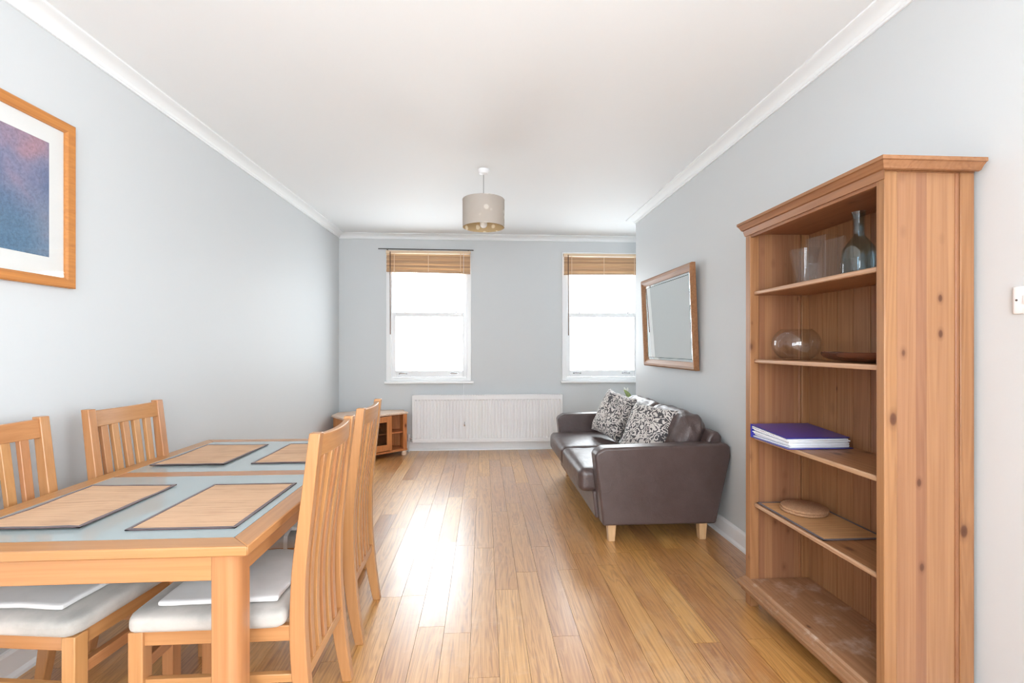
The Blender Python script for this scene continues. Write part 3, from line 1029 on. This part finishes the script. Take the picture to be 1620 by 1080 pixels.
# ------------------------------------------------------------------ sofa
def sofa():
    t = thing('sofa', 'dark brown leather two seat sofa against the right wall', 'sofa', (1.15, 3.93, 0))
    prof = [(0.788, 0.114), (1.555, 0.114), (1.658, 0.56), (1.654, 0.625), (1.635, 0.648), (0.80, 0.628), (0.745, 0.600), (0.735, 0.575)]
    for y0, y1 in ((3.085, 3.215), (4.655, 4.785)):
        obj('arm', prism_y(prof, y0, y1), M['leather'], t, bevel=0.016, seg=3, angle=60)
    obj('base', prism_y([(0.765, 0.125), (1.45, 0.125), (1.45, 0.31), (0.745, 0.31)], 3.205, 4.665), M['leather'], t, bevel=0.012, seg=3)
    obj('back_frame', prism_y([(1.34, 0.125), (1.545, 0.125), (1.640, 0.60), (1.640, 0.68), (1.615, 0.715), (1.575, 0.715), (1.545, 0.68)], 3.17, 4.70), M['leather'], t, bevel=0.02, seg=3, angle=60)
    for k, (y0, y1) in enumerate(((3.222, 3.933), (3.937, 4.648))):
        mt = Matrix.Translation(((0.655 + 1.36) / 2, (y0 + y1) / 2, 0.378))
        obj('seat_cushion', softbox(0.352, (y1 - y0) / 2, 0.078, 0.042, (0.004, 0, 0.018), 22, 0.004, 9, k * 3.0, mt), M['leather'], t, angle=80)
        mt = Matrix.Translation((1.455, (y0 + y1) / 2 + (0.02 if k == 0 else -0.01), 0.625)) @ Matrix.Rotation(math.radians(17), 4, 'Y')
        obj('back_cushion', softbox(0.085, (y1 - y0) / 2 - 0.005, 0.180, 0.078, (0.035, 0.0, 0.012), 34, 0.020, 7.0, 5.0 + k * 4, mt), M['creased'], t, angle=80)
    for lx in (0.853, 1.476):
        for ly in (3.135, 4.73):
            bm = bmesh.new()
            a, c = 0.029, 0.021
            add_prism(bm, [(lx - c, ly - c, 0), (lx + c, ly - c, 0), (lx + c, ly + c, 0), (lx - c, ly + c, 0)],
                      [(lx - a, ly - a, 0.118), (lx + a, ly - a, 0.118), (lx + a, ly + a, 0.118), (lx - a, ly + a, 0.118)])
            tag(obj('leg', bm, M['pale'], t, bevel=0.003), 'pale tapered wooden leg')
sofa()

def pillow(label, loc, rot, half=0.215, thick=0.075, seed=0):
    bm = bmesh.new()
    n = 26
    grid = {}
    for side in (1, -1):
        for i in range(n + 1):
            for j in range(n + 1):
                u, v = 2 * i / n - 1, 2 * j / n - 1
                edge = abs(u) == 1 or abs(v) == 1
                if edge and side == -1:
                    grid[(-1, i, j)] = grid[(1, i, j)]
                    continue
                pinch = 1 - 0.07 * (1 - v * v) * abs(u) ** 3 - 0.0
                pinch2 = 1 - 0.07 * (1 - u * u) * abs(v) ** 3
                hgt = thick * ((1 - u ** 4) * (1 - v ** 4)) ** 0.55
                w_ = noise.noise(Vector((u * 2.2 + seed, v * 2.2, side * 3.0))) * 0.012
                if edge:
                    w_ = 0
                grid[(side, i, j)] = bm.verts.new((u * half * pinch, v * half * pinch2, side * hgt + w_ + 0.012 * noise.noise(Vector((u + seed, v, 0)))))
    for side in (1, -1):
        for i in range(n):
            for j in range(n):
                q = [grid[(side, i, j)], grid[(side, i + 1, j)], grid[(side, i + 1, j + 1)], grid[(side, i, j + 1)]]
                bm.faces.new(q if side == 1 else q[::-1])
    o = obj('cushion', bm, M['scroll'], angle=80, origin=(0, 0, 0))
    o.location = loc
    o.rotation_euler = rot
    return tag(o, label, 'cushion', 'patterned cushions on the sofa')
def orient(normal, up_hint, roll=0.0):
    z = Vector(normal).normalized()
    y = (Vector(up_hint) - z * z.dot(Vector(up_hint))).normalized()
    x = y.cross(z)
    m = Matrix((x, y, z)).transposed() @ Matrix.Rotation(roll, 3, 'Z')
    return m.to_euler()
pillow('black and grey scroll cushion leaning nearer the far arm', (1.172, 4.22, 0.685), orient((-0.86, -0.37, 0.40), (0, 0, 1), math.radians(-9)), 0.210, 0.075, 1.0)
pillow('black and grey scroll cushion leaning in the middle of the sofa', (1.250, 3.56, 0.660), orient((-0.78, -0.45, 0.45), (0, 0, 1), math.radians(-5)), 0.205, 0.08, 7.0)

# plant whose leaf tip shows behind the sofa
t = thing('potted_plant', 'potted plant behind the sofa with one green leaf showing', 'plant', (1.70, 5.36, 0))
obj('pot', lathe([(0, 0), (0.085, 0), (0.11, 0.20), (0.118, 0.20), (0.118, 0.22), (0.102, 0.22), (0.100, 0.19), (0, 0.19)], 1.70, 5.36, 24), M['pot'], t)
obj('soil', lathe([(0, 0.185), (0.099, 0.185), (0.099, 0.197), (0, 0.20)], 1.70, 5.36, 20), M['soil'], t)
def leaf(base, tip, width, name='leaf', mat='leaf', bend=0.05):
    b0, t0 = Vector(base), Vector(tip)
    d = t0 - b0
    s = d.cross(Vector((0.3, -1, 0.2))).normalized()
    nn = s.cross(d).normalized()
    bm = bmesh.new()
    rows = []
    K = 8
    for k in range(K + 1):
        u = k / K
        p = b0 + d * u + nn * bend * math.sin(u * math.pi)
        wd = width * math.sin(math.pi * min(1, u * 0.97 + 0.03)) ** 0.8
        rows.append([bm.verts.new(p - s * wd + nn * 0.01 * 0), bm.verts.new(p - nn * 0.006), bm.verts.new(p + s * wd)])
    for a, c in zip(rows, rows[1:]):
        bm.faces.new((a[0], a[1], c[1], c[0]))
        bm.faces.new((a[1], a[2], c[2], c[1]))
    o = obj(name, bm, M[mat], t, angle=80)
    md = o.modifiers.new('solid', 'SOLIDIFY')
    md.thickness = 0.0015
    return o
stem_pts = [(1.70, 5.36, 0.19), (1.69, 5.35, 0.45), (1.64, 5.33, 0.70)]
obj('stem', tube(stem_pts, 0.006, 8), M['leaf'], t)
leaf((1.655, 5.335, 0.66), (1.588, 5.30, 0.815), 0.032)
leaf((1.66, 5.34, 0.60), (1.80, 5.42, 0.72), 0.04)
leaf((1.69, 5.35, 0.40), (1.78, 5.28, 0.58), 0.04)
leaf((1.69, 5.35, 0.42), (1.62, 5.42, 0.60), 0.035)
leaf((1.612, 5.32, 0.775), (1.635, 5.29, 0.835), 0.018, 'petal', 'petal', 0.01)
leaf((1.600, 5.32, 0.785), (1.590, 5.29, 0.842), 0.016, 'petal', 'petal', 0.01)

# ------------------------------------------------------------------ bookcase
def bookcase():
    X0, X1, Y0, Y1 = 1.331, 1.650, 1.500, 2.337
    th = 0.034
    t = thing('bookcase', 'tall open pine bookcase with five shelves against the right wall', 'bookcase', ((X0 + X1) / 2, (Y0 + Y1) / 2, 0))
    for k, (ya, yb) in enumerate(((Y0, Y0 + th), (Y1 - th - 0.008, Y1))):
        # side: two stiles and a recessed panel of glued staves
        s = obj('side_panel', B((X0 + 0.042, X1 - 0.050, ya + 0.007, yb - 0.007, 0.075, 1.885)), M['pine_side'], t, smooth=False)
        obj('front_stile', B((X0, X0 + 0.046, ya, yb, 0.0, 1.885)), M['pineZ'], s, bevel=0.003)
        obj('rear_stile', B((X1 - 0.050, X1, ya, yb, 0.0, 1.885)), M['pineZ'], s, bevel=0.003)
        obj('panel_bead', B((X1 - 0.064, X1 - 0.050, ya + 0.003, yb - 0.003, 0.075, 1.885)), M['pineZ'], s, bevel=0.003)
    ya, yb = Y0 + th, Y1 - th - 0.008
    bk = obj('back_panel', B((X1 - 0.014, X1 - 0.006, ya, yb, 0.07, 1.88)), M['pine_back'], t, smooth=False)
    for k in range(1, 8):
        yy = ya + (yb - ya) * k / 8
        obj('groove_strip', B((X1 - 0.016, X1 - 0.013, yy - 0.003, yy + 0.003, 0.07, 1.88)), M['pineZ'], bk, smooth=False)
    # shelves with a rounded front lip
    for z in (1.575, 1.236, 0.853, 0.519):
        s = obj('shelf', B((X0 + 0.030, X1 - 0.016, ya + 0.001, yb - 0.001, z - 0.018, z)), M['pineY'], t)
        obj('shelf_lip', B((X0 + 0.018, X0 + 0.030, ya + 0.001, yb - 0.001, z - 0.018, z + 0.001)), M['pine_lip'], s, bevel=0.005, seg=3)
    obj('top_panel', B((X0 + 0.02, X1 - 0.014, ya, yb, 1.862, 1.882)), M['pineY'], t)
    # bottom shelf and its stepped moulding
    obj('bottom_shelf', B((X0 + 0.004, X1 - 0.014, ya, yb, 0.118, 0.138)), M['pine_worn'], t)
    mould = [(X0 + 0.004, 0.138), (X0 - 0.002, 0.138), (X0 - 0.010, 0.130), (X0 - 0.022, 0.128), (X0 - 0.026, 0.120), (X0 - 0.038, 0.118), (X0 - 0.042, 0.110), (X0 - 0.036, 0.094), (X0 - 0.020, 0.080), (X0 - 0.016, 0.068), (X0 - 0.001, 0.066)]
    bm = bmesh.new()
    add_prism(bm, [(x_, Y0 - 0.004 - 0.6 * (X0 - x_), z_) for x_, z_ in mould], [(x_, Y1 + 0.004 + 0.15 * (X0 - x_), z_) for x_, z_ in mould])
    obj('base_moulding', bm, M['pine_worn'], t, angle=20)
    # cornice
    prof = [(0.0, 1.858), (0.004, 1.858), (0.010, 1.872), (0.013, 1.884), (0.022, 1.886), (0.030, 1.898), (0.038, 1.906), (0.044, 1.908), (0.044, 1.920), (0.0, 1.920)]
    bm = bmesh.new()
    add_prism(bm, [(X0 - u, Y0 - u, z_) for u, z_ in prof], [(X0 - u, Y1 + 0.12 * u, z_) for u, z_ in prof])
    pr2 = [(u, z_) for u, z_ in prof]
    cs = [(u if z_ > 1.88 else min(u, 0.006), z_) for u, z_ in prof]
    add_prism(bm, [(X0 - u, Y0 - u, max(z_, 1.884)) for u, z_ in prof[3:]], [(X1, Y0 - u, max(z_, 1.884)) for u, z_ in prof[3:]])
    add_prism(bm, [(X0 - u, Y1 + 0.12 * u, max(z_, 1.884)) for u, z_ in prof[3:]], [(X1, Y1 + 0.12 * u, max(z_, 1.884)) for u, z_ in prof[3:]])
    add_box(bm, X0, X1, Y0, Y1, 1.884, 1.919)
    obj('cornice', bm, M['pineY'], t, angle=20)
    obj('top_rail', B((X0 + 0.002, X0 + 0.020, ya, yb, 1.845, 1.884)), M['pineY'], t, bevel=0.002)
bookcase()
S1, S2, S3, S4, S5 = 1.5765, 1.2375, 0.8545, 0.5205, 0.139

def vessel(name, label, cat, prof, cx, cy, mat, seg=36, group=None):
    o = obj(name, lathe(prof, cx, cy, seg, caps=False), M[mat], angle=50, origin=(cx, cy, prof[0][1]))
    return tag(o, label, cat, group)
def shell(outer, th):
    """outer profile bottom-up -> closed vessel wall"""
    inner = [(max(r - th, 0.002), z) for r, z in outer if z > outer[0][1] + th * 1.5]
    base = outer[0][1]
    return [(0, base)] + outer + inner[::-1] + [(max(outer[0][0] - th, 0.002), base + th * 2), (0, base + th * 2)]
z = S1
vessel('glass_vase', 'clear flared glass vase at the far end of the top shelf', 'vase', shell([(0.035, z), (0.040, z + 0.03), (0.048, z + 0.09), (0.064, z + 0.175)], 0.004), 1.500, 2.135, 'vessel')
vessel('carafe', 'blue grey glass carafe with narrow neck on the top shelf', 'carafe', shell([(0.056, z), (0.062, z + 0.01), (0.060, z + 0.07), (0.055, z + 0.115), (0.036, z + 0.145), (0.021, z + 0.165), (0.019, z + 0.18), (0.020, z + 0.235), (0.025, z + 0.262)], 0.0035), 1.500, 1.812, 'carafe')
vessel('drinking_glass', 'clear round glass beside the carafe at the near post', 'glass', shell([(0.028, z), (0.036, z + 0.03), (0.039, z + 0.08), (0.034, z + 0.14)], 0.003), 1.535, 1.690, 'vessel')
# square glass vase
bm = bmesh.new()
sx, sy, hh = 0.052, 0.052, 0.195
cx, cy = 1.475, 1.965
def sq(a, z_, rot=0.18):
    pts = []
    for u, v in ((-1, -1), (1, -1), (1, 1), (-1, 1)):
        x_, y_ = u * a, v * a
        pts.append((cx + x_ * math.cos(rot) - y_ * math.sin(rot), cy + x_ * math.sin(rot) + y_ * math.cos(rot), z_))
    return [bm.verts.new(p) for p in pts]
rs = [sq(sx, z), sq(sx, z + hh), sq(sx - 0.006, z + hh), sq(sx - 0.006, z + 0.012)]
for a, c in zip(rs, rs[1:]):
    for k in range(4):
        bm.faces.new((a[k], a[(k + 1) % 4], c[(k + 1) % 4], c[k]))
bm.faces.new(rs[0]); bm.faces.new(rs[-1])
tag(obj('square_vase', bm, M['vessel'], smooth=False, origin=(cx, cy, z)), 'clear square glass vase left of the carafe', 'vase')
# fish bowl
z = S2
prof = []
for k in range(13):
    a = math.radians(-58 + k * (58 + 52) / 12)
    prof.append((0.104 * math.cos(a), z + 0.075 + 0.088 * math.sin(a)))
vessel('glass_bowl', 'round clear glass fish bowl on the second shelf', 'bowl', shell(prof, 0.004), 1.480, 2.163, 'vessel', 44)
# long wooden dish
bm = bmesh.new()
K = 22
sec = []
y0, y1 = 1.985, 1.560
for k in range(K + 1):
    u = k / K
    wdt = 0.062 * max(0.02, math.sin(math.pi * u)) ** 0.55
    dep = 0.038 * max(0.04, math.sin(math.pi * u)) ** 0.25
    yy = y0 + (y1 - y0) * u
    zt = z + 0.038 + 0.004 * abs(2 * u - 1) ** 2
    cx = 1.475
    ring = []
    for j in range(9):
        a = math.pi * j / 8
        ring.append((cx - wdt * math.cos(a), yy, zt - dep * math.sin(a) ** 0.8))
    for j in range(8, -1, -1):
        a = math.pi * j / 8
        ring.append((cx - wdt * 0.86 * math.cos(a), yy, zt - 0.002 - dep * 0.7 * math.sin(a)))
    sec.append([bm.verts.new(p) for p in ring])
for a, c in zip(sec, sec[1:]):
    n = len(a)
    for k in range(n):
        bm.faces.new((a[k], a[(k + 1) % n], c[(k + 1) % n], c[k]))
bm.faces.new(sec[0]); bm.faces.new(sec[-1])
tag(obj('wooden_dish', bm, M['dish'], angle=50), 'long dark wooden dish beside the fish bowl', 'dish')

# ring binder
z = S3
t = thing('ring_binder', 'blue ring binder stuffed with papers on the third shelf', 'binder', (1.46, 2.12, z))
bx0, bx1, by0, by1 = 1.315, 1.610, 1.975, 2.262
obj('lower_cover', B((bx0, bx1, by0, by1, z, z + 0.003)), M['blue'], t, smooth=False)
obj('spine', B((bx0, bx1, by1, by1 + 0.003, z, z + 0.062)), M['blue'], t, smooth=False)
bm = bmesh.new()
add_prism(bm, [(bx0, by1 + 0.003, z + 0.062), (bx0, by1 + 0.003, z + 0.065), (bx0 + 0.004, by0 + 0.02, z + 0.046), (bx0 + 0.004, by0 + 0.02, z + 0.043)],
          [(bx1, by1 + 0.003, z + 0.062), (bx1, by1 + 0.003, z + 0.065), (bx1, by0 + 0.02, z + 0.046), (bx1, by0 + 0.02, z + 0.043)])
obj('upper_cover', bm, M['blue'], t, smooth=False)
random.seed(11)
nst = 7
for k in range(nst):
    za, zb = z + 0.004 + k * 0.0052, z + 0.004 + k * 0.0052 + 0.0046
    lift = 0.018 * k / nst
    o1, o2 = random.uniform(0.002, 0.02), random.uniform(0.0, 0.024)
    bm = bmesh.new()
    add_prism(bm, [(bx0 + o1, by1 - 0.004, za + lift), (bx0 + o1, by1 - 0.004, zb + lift), (bx0 + o1 + 0.004, by0 + o2, zb), (bx0 + o1 + 0.004, by0 + o2, za)],
              [(bx1 - 0.008, by1 - 0.004, za + lift), (bx1 - 0.008, by1 - 0.004, zb + lift), (bx1 - 0.008, by0 + o2, zb), (bx1 - 0.008, by0 + o2, za)])
    obj('paper_sheaf', bm, M['paper'], t, smooth=False)

# ------------------------------------------------------------------ place mats
def place_mat(x0, x1, y0, y1, z, label, mat='bambooY', rot=0.0, group='bamboo place mats on the table', lift=0.0):
    cx, cy = (x0 + x1) / 2, (y0 + y1) / 2
    t = thing('place_mat', label, 'place mat', (cx, cy, z), group)
    bw = 0.011
    n = 88
    bm = bmesh.new()
    p = (y1 - y0 - 2 * bw) / n
    def zz(xx, yy):
        u = (xx - x0) / (x1 - x0)
        v = (yy - y0) / (y1 - y0)
        return z + lift * (noise.noise(Vector((u * 2.5 + x0 * 7, v * 2.5, 0.3))) + 0.6) if lift else z
    for k in range(n):
        ya, yb = y0 + bw + k * p, y0 + bw + (k + 0.9) * p
        segs = 4 if lift else 1
        for s in range(segs):
            xa, xb = x0 + bw + (x1 - x0 - 2 * bw) * s / segs, x0 + bw + (x1 - x0 - 2 * bw) * (s + 1) / segs
            za, zb = zz(xa, ya), zz(xb, ya)
            add_prism(bm, [(xa, ya, za), (xa, yb, za), (xa, yb, za + 0.0018), (xa, (ya + yb) / 2, za + 0.0024), (xa, ya, za + 0.0018)],
                      [(xb, ya, zb), (xb, yb, zb), (xb, yb, zb + 0.0018), (xb, (ya + yb) / 2, zb + 0.0024), (xb, ya, zb + 0.0018)])
    tag(obj('bamboo_sticks', bm, M[mat], t, smooth=False), kind='stuff')
    bm = bmesh.new()
    def strip(ax, ay, bx, by, nx, ny):
        K = 8
        r = []
        for k in range(K + 1):
            u = k / K
            px, py = ax + (bx - ax) * u, ay + (by - ay) * u
            qx, qy = px + nx * bw, py + ny * bw
            r.append([(px, py, zz(px, py)), (qx, qy, zz(qx, qy)), (qx, qy, zz(qx, qy) + 0.0034), (px, py, zz(px, py) + 0.0030)])
        rr = [[bm.verts.new(q) for q in g] for g in r]
        for a, c in zip(rr, rr[1:]):
            for k in range(4):
                bm.faces.new((a[k], a[(k + 1) % 4], c[(k + 1) % 4], c[k]))
        bm.faces.new(rr[0]); bm.faces.new(rr[-1])
    strip(x0, y0, x1, y0, 0, 1)
    strip(x0, y1, x1, y1, 0, -1)
    strip(x0, y0, x0, y1, 1, 0)
    strip(x1, y0, x1, y1, -1, 0)
    obj('cloth_border', bm, M['binding'], t, smooth=False)
    t.rotation_euler = (0, 0, rot)
    return t

# ------------------------------------------------------------------ dining table
TX0, TX1, TY0, TY1, TZ = -1.628, -0.650, 1.348, 2.905, 0.75
def table():
    t = thing('dining_table', 'beech dining table with two frosted glass panels', 'table', ((TX0 + TX1) / 2, (TY0 + TY1) / 2, 0))
    zt = TZ - 0.029
    bw = 0.070
    ym = (2.095, 2.165)
    def mitre(p):
        return prism_z(p, zt, TZ)
    obj('top_border', mitre([(TX0, TY0), (TX1, TY0), (TX1 - bw, TY0 + bw), (TX0 + bw, TY0 + bw)]), M['beechX'], t, bevel=0.004)
    obj('top_border', mitre([(TX0, TY1), (TX0 + bw, TY1 - bw), (TX1 - bw, TY1 - bw), (TX1, TY1)]), M['beechX'], t, bevel=0.004)
    obj('top_border', mitre([(TX0, TY0), (TX0 + bw, TY0 + bw), (TX0 + bw, TY1 - bw), (TX0, TY1)]), M['beechY'], t, bevel=0.004)
    obj('top_border', mitre([(TX1, TY0), (TX1, TY1), (TX1 - bw, TY1 - bw), (TX1 - bw, TY0 + bw)]), M['beechY'], t, bevel=0.004)
    obj('middle_bar', B((TX0 + bw, TX1 - bw, ym[0], ym[1], zt, TZ)), M['beechX'], t, bevel=0.001)
    for a, c in ((TY0 + bw, ym[0]), (ym[1], TY1 - bw)):
        obj('glass_panel', B((TX0 + bw, TX1 - bw, a, c, TZ - 0.009, TZ - 0.001)), M['frosted'], t, smooth=False)
    za, zb = 0.647, zt
    i = 0.022
    obj('apron', B((TX0 + 0.10, TX1 - 0.10, TY0 + i, TY0 + i + 0.02, za, zb)), M['beechX'], t, bevel=0.002)
    obj('apron', B((TX0 + 0.10, TX1 - 0.10, TY1 - i - 0.02, TY1 - i, za, zb)), M['beechX'], t, bevel=0.002)
    obj('apron', B((TX0 + 0.042, TX0 + 0.062, TY0 + 0.09, TY1 - 0.09, za, zb)), M['beechY'], t, bevel=0.002)
    obj('apron', B((TX1 - 0.062, TX1 - 0.042, TY0 + 0.09, TY1 - 0.09, za, zb)), M['beechY'], t, bevel=0.002)
    L = 0.072
    for sx_, sy_ in ((0, 0), (1, 0), (0, 1), (1, 1)):
        cx = TX0 + 0.036 if sx_ == 0 else TX1 - 0.036
        cy = TY0 + 0.020 if sy_ == 0 else TY1 - 0.020
        dx = 1 if sx_ == 0 else -1
        dy = 1 if sy_ == 0 else -1
        pts = []
        r = 0.030
        for k in range(7):
            a = P2 * k / 6
            pts.append((cx + dx * (r - r * math.cos(a)), cy + dy * (r - r * math.sin(a))))
        pts += [(cx + dx * L, cy), (cx + dx * L, cy + dy * L), (cx, cy + dy * L)]
        obj('leg', prism_z(pts, 0, zt), M['beechZ'], t, bevel=0.003, angle=30)
table()
place_mat(-1.530, -1.212, 1.500, 1.953, TZ + 0.0002, 'bamboo place mat by the near chair on the wall side', lift=0.006)
place_mat(-1.070, -0.750, 1.482, 1.955, TZ + 0.0002, 'bamboo place mat nearest the table leg on the room side')
place_mat(-1.530, -1.200, 2.270, 2.728, TZ + 0.0002, 'bamboo place mat beyond the middle bar on the wall side', lift=0.005)
place_mat(-1.088, -0.765, 2.290, 2.738, TZ + 0.0002, 'bamboo place mat beyond the middle bar on the room side', lift=0.004)

# mat and cork discs on the fourth bookcase shelf
place_mat(1.362, 1.632, 1.824, 2.290, S4, 'bamboo place mat lying on the fourth bookcase shelf', 'bamboo_dark', group='bamboo mat on the shelf')
for k in range(2):
    z = S4 + 0.0045 + k * 0.0125
    o = obj('cork_mat', lathe([(0, z), (0.0955, z), (0.0985, z + 0.003), (0.0985, z + 0.009), (0.0955, z + 0.012), (0, z + 0.012)], 1.507 + 0.002 * k, 2.150 - 0.002 * k, 48), M['cork'], angle=50)
    tag(o, ('round cork mat lying underneath in the pair on the bookcase' if k == 0 else 'round cork mat lying on top in the pair on the bookcase'), 'cork mat', 'cork mats on the fourth shelf')

# ------------------------------------------------------------------ dining chairs
FR = [(0.0, 0.040, 0.004), (0.14, 0.070, 0.024), (0.27, 0.089, 0.038), (0.43, 0.096, 0.048), (0.60, 0.089, 0.046), (0.80, 0.063, 0.024), (1.03, 0.034, 0.000)]
def rear(z):
    """front and back of the bent rear post at height z (metres forward of the back plane)"""
    for (z0, f0, b0), (z1, f1, b1) in zip(FR, FR[1:]):
        if z <= z1:
            u = (z - z0) / (z1 - z0)
            return f0 + (f1 - f0) * u, b0 + (b1 - b0) * u
    return FR[-1][1:]
def smooth_rear(z):
    a, b_, c = rear(max(0, z - 0.05)), rear(z), rear(min(1.03, z + 0.05))
    return tuple((p + 2 * q + r_) / 4 for p, q, r_ in zip(a, b_, c))
def make_chair():
    t = thing('dining_chair', '', 'chair', (0, 0, 0), 'beech dining chairs round the table')
    zs = [1.03 * k / 22 for k in range(23)]
    for s in (-1, 1):
        bm = bmesh.new()
        y0, y1 = s * 0.166, s * 0.202
        rows = []
        for z in zs:
            f, bk = smooth_rear(z) if 0.02 < z < 1.0 else rear(z)
            rows.append([bm.verts.new((f, y0, z)), bm.verts.new((f, y1, z)), bm.verts.new((bk, y1, z)), bm.verts.new((bk, y0, z))])
        for a, c in zip(rows, rows[1:]):
            for k in range(4):
                bm.faces.new((a[k], a[(k + 1) % 4], c[(k + 1) % 4], c[k]))
        bm.faces.new(rows[0]); bm.faces.new(rows[-1])
        obj('back_post', bm, M['beechZ'], t, bevel=0.003)
        obj('front_leg', B((0.523, 0.566, s * 0.166, s * 0.210, 0, 0.435)), M['beechZ'], t, bevel=0.003)
        obj('seat_rail', B((0.085, 0.525, s * 0.178, s * 0.200, 0.388, 0.436)), M['beechX'], t, bevel=0.002)
        obj('side_stretcher', B((0.072, 0.528, s * 0.178, s * 0.198, 0.258, 0.284)), M['beechX'], t, bevel=0.002)
    obj('seat_rail', B((0.532, 0.554, -0.168, 0.168, 0.388, 0.436)), M['beechY'], t, bevel=0.002)
    obj('seat_rail', B((0.088, 0.108, -0.168, 0.168, 0.390, 0.436)), M['beechY'], t, bevel=0.002)
    obj('front_stretcher', B((0.532, 0.556, -0.168, 0.168, 0.300, 0.336)), M['beechY'], t, bevel=0.002)
    # crest rail, bowed backwards between the posts
    def arc(y):
        return -0.016 * (1 - (y / 0.168) ** 2)
    bm = bmesh.new()
    rows = []
    for k in range(13):
        y = -0.167 + 0.334 * k / 12
        o = arc(y)
        top = 1.022 - 0.004 * (1 - (y / 0.168) ** 2)
        f1, b1 = rear(1.02)
        f0, b0 = rear(0.952)
        rows.append([bm.verts.new((f0 - 0.006 + o, y, 0.950)), bm.verts.new((f1 - 0.004 + o, y, top)), bm.verts.new((f1 - 0.026 + o, y, top)), bm.verts.new((f0 - 0.030 + o, y, 0.950))])
    for a, c in zip(rows, rows[1:]):
        for k in range(4):
            bm.faces.new((a[k], a[(k + 1) % 4], c[(k + 1) % 4], c[k]))
    bm.faces.new(rows[0]); bm.faces.new(rows[-1])
    obj('crest_rail', bm, M['beechY'], t, bevel=0.003)
    obj('lower_rail', B((rear(0.27)[1] + 0.006, rear(0.27)[1] + 0.030, -0.167, 0.167, 0.252, 0.288)), M['beechY'], t, bevel=0.002)
    for q in range(5):
        yt = (q - 2) * 0.0585
        yb = (q - 2) * 0.0560
        bm = bmesh.new()
        rows = []
        for k in range(17):
            z = 0.284 + (0.952 - 0.284) * k / 16
            u = k / 16
            f, bk = smooth_rear(z)
            mid = bk + 0.020 + arc(yt) * max(0, (u - 0.25) / 0.75) ** 1.5 - 0.002
            wd = 0.0140 + 0.002 * u
            y = yb + (yt - yb) * u
            rows.append([bm.verts.new((mid + 0.009, y - wd, z)), bm.verts.new((mid + 0.009, y + wd, z)), bm.verts.new((mid - 0.010, y + wd, z)), bm.verts.new((mid - 0.010, y - wd, z))])
        for a, c in zip(rows, rows[1:]):
            for k in range(4):
                bm.faces.new((a[k], a[(k + 1) % 4], c[(k + 1) % 4], c[k]))
        bm.faces.new(rows[0]); bm.faces.new(rows[-1])
        obj('back_slat', bm, M['beechZ'], t, bevel=0.002)
    mt = Matrix.Translation((0.339, 0, 0.462))
    bm = softbox(0.236, 0.226, 0.026, 0.022, (0, 0, 0.010), 18, 0.0, 1, 0, mt)
    for v in bm.verts:            # rounded plan corners, pulled in round the posts
        if v.co.x > 0.50 and abs(v.co.y) > 0.18:
            v.co.x -= 0.25 * (v.co.x - 0.50) * (abs(v.co.y) - 0.18) / 0.046
        if v.co.x < 0.14:
            v.co.y *= 1 - 0.10 * (0.14 - v.co.x) / 0.04 * 0.5
    obj('seat_cushion', bm, M['seat'], t, angle=80)
    return t
chair0 = make_chair()
CH = [(-0.507, 1.708, math.pi, 'beech dining chair on the room side nearest the viewer', 'white cotton seat pad on the nearest room side chair'),
      (-0.523, 2.302, math.pi + 0.02, 'beech dining chair on the room side farther from the viewer', 'white cotton seat pad on the farther room side chair'),
      (-1.749, 1.759, -0.12, 'beech dining chair on the wall side cut by the picture edge', 'white cotton seat pad on the wall side chair cut by the picture edge'),
      (-1.691, 2.326, -0.112, 'beech dining chair on the wall side with its whole back in view', None)]
def place(o, x_, y_, rz):
    o.location = (x_, y_, 0)
    o.rotation_euler = (0, 0, rz)
def make_pad():
    bm = softbox(0.180, 0.185, 0.008, 0.0078, (0, 0, 0.003), 20)
    for v in bm.verts:
        v.co.z += 0.003 * (noise.noise(Vector((v.co.x * 14, v.co.y * 14, 0.7))) + 0.4) * (1 if v.co.z > 0 else 0.3)
        n = noise.noise(Vector((v.co.x * 11, v.co.y * 11, 4.1)))
        v.co.x += 0.006 * n
        v.co.y += 0.006 * noise.noise(Vector((v.co.y * 11, v.co.x * 11, 1.1)))
        ax = abs(v.co.x) / 0.18
        if v.co.x < -0.05:
            v.co.y *= 1 - 0.04 * (-v.co.x / 0.18)
    pad = obj('seat_pad', bm, M['pad'], angle=80, origin=(0, 0, 0))
    return pad
pad0 = make_pad()
for i, (x_, y_, rz, lab, padlab) in enumerate(CH):
    c = chair0 if i == 0 else copy_tree(chair0)
    place(c, x_, y_, rz)
    c['label'] = lab
    if padlab:
        p = pad0 if i == 0 else copy_tree(pad0)
        cs, sn = math.cos(rz), math.sin(rz)
        ox, oy = 0.318, 0.0
        p.location = (x_ + ox * cs - oy * sn, y_ + ox * sn + oy * cs, 0.506)
        p.rotation_euler = (0, 0, rz)
        tag(p, padlab, 'seat pad', 'white pads on the dining chairs')
        if i == 1:               # a tie tape hangs over the near edge of this seat
            bm = bmesh.new()
            rows = []
            for q in ((0.0, 0.170, 0.006), (0.0, 0.215, -0.002), (0.002, 0.229, -0.012), (0.003, 0.2305, -0.040), (0.004, 0.230, -0.100)):
                rows.append([bm.verts.new((q[0] - 0.008, q[1], q[2])), bm.verts.new((q[0] + 0.008, q[1], q[2])), bm.verts.new((q[0] + 0.008, q[1] + 0.0012, q[2] + 0.0012)), bm.verts.new((q[0] - 0.008, q[1] + 0.0012, q[2] + 0.0012))])
            for a, c_ in zip(rows, rows[1:]):
                for k in range(4):
                    bm.faces.new((a[k], a[(k + 1) % 4], c_[(k + 1) % 4], c_[k]))
            bm.faces.new(rows[0]); bm.faces.new(rows[-1])
            W[p] = Vector((0, 0, 0))
            obj('tie_tape', bm, M['pad'], p)
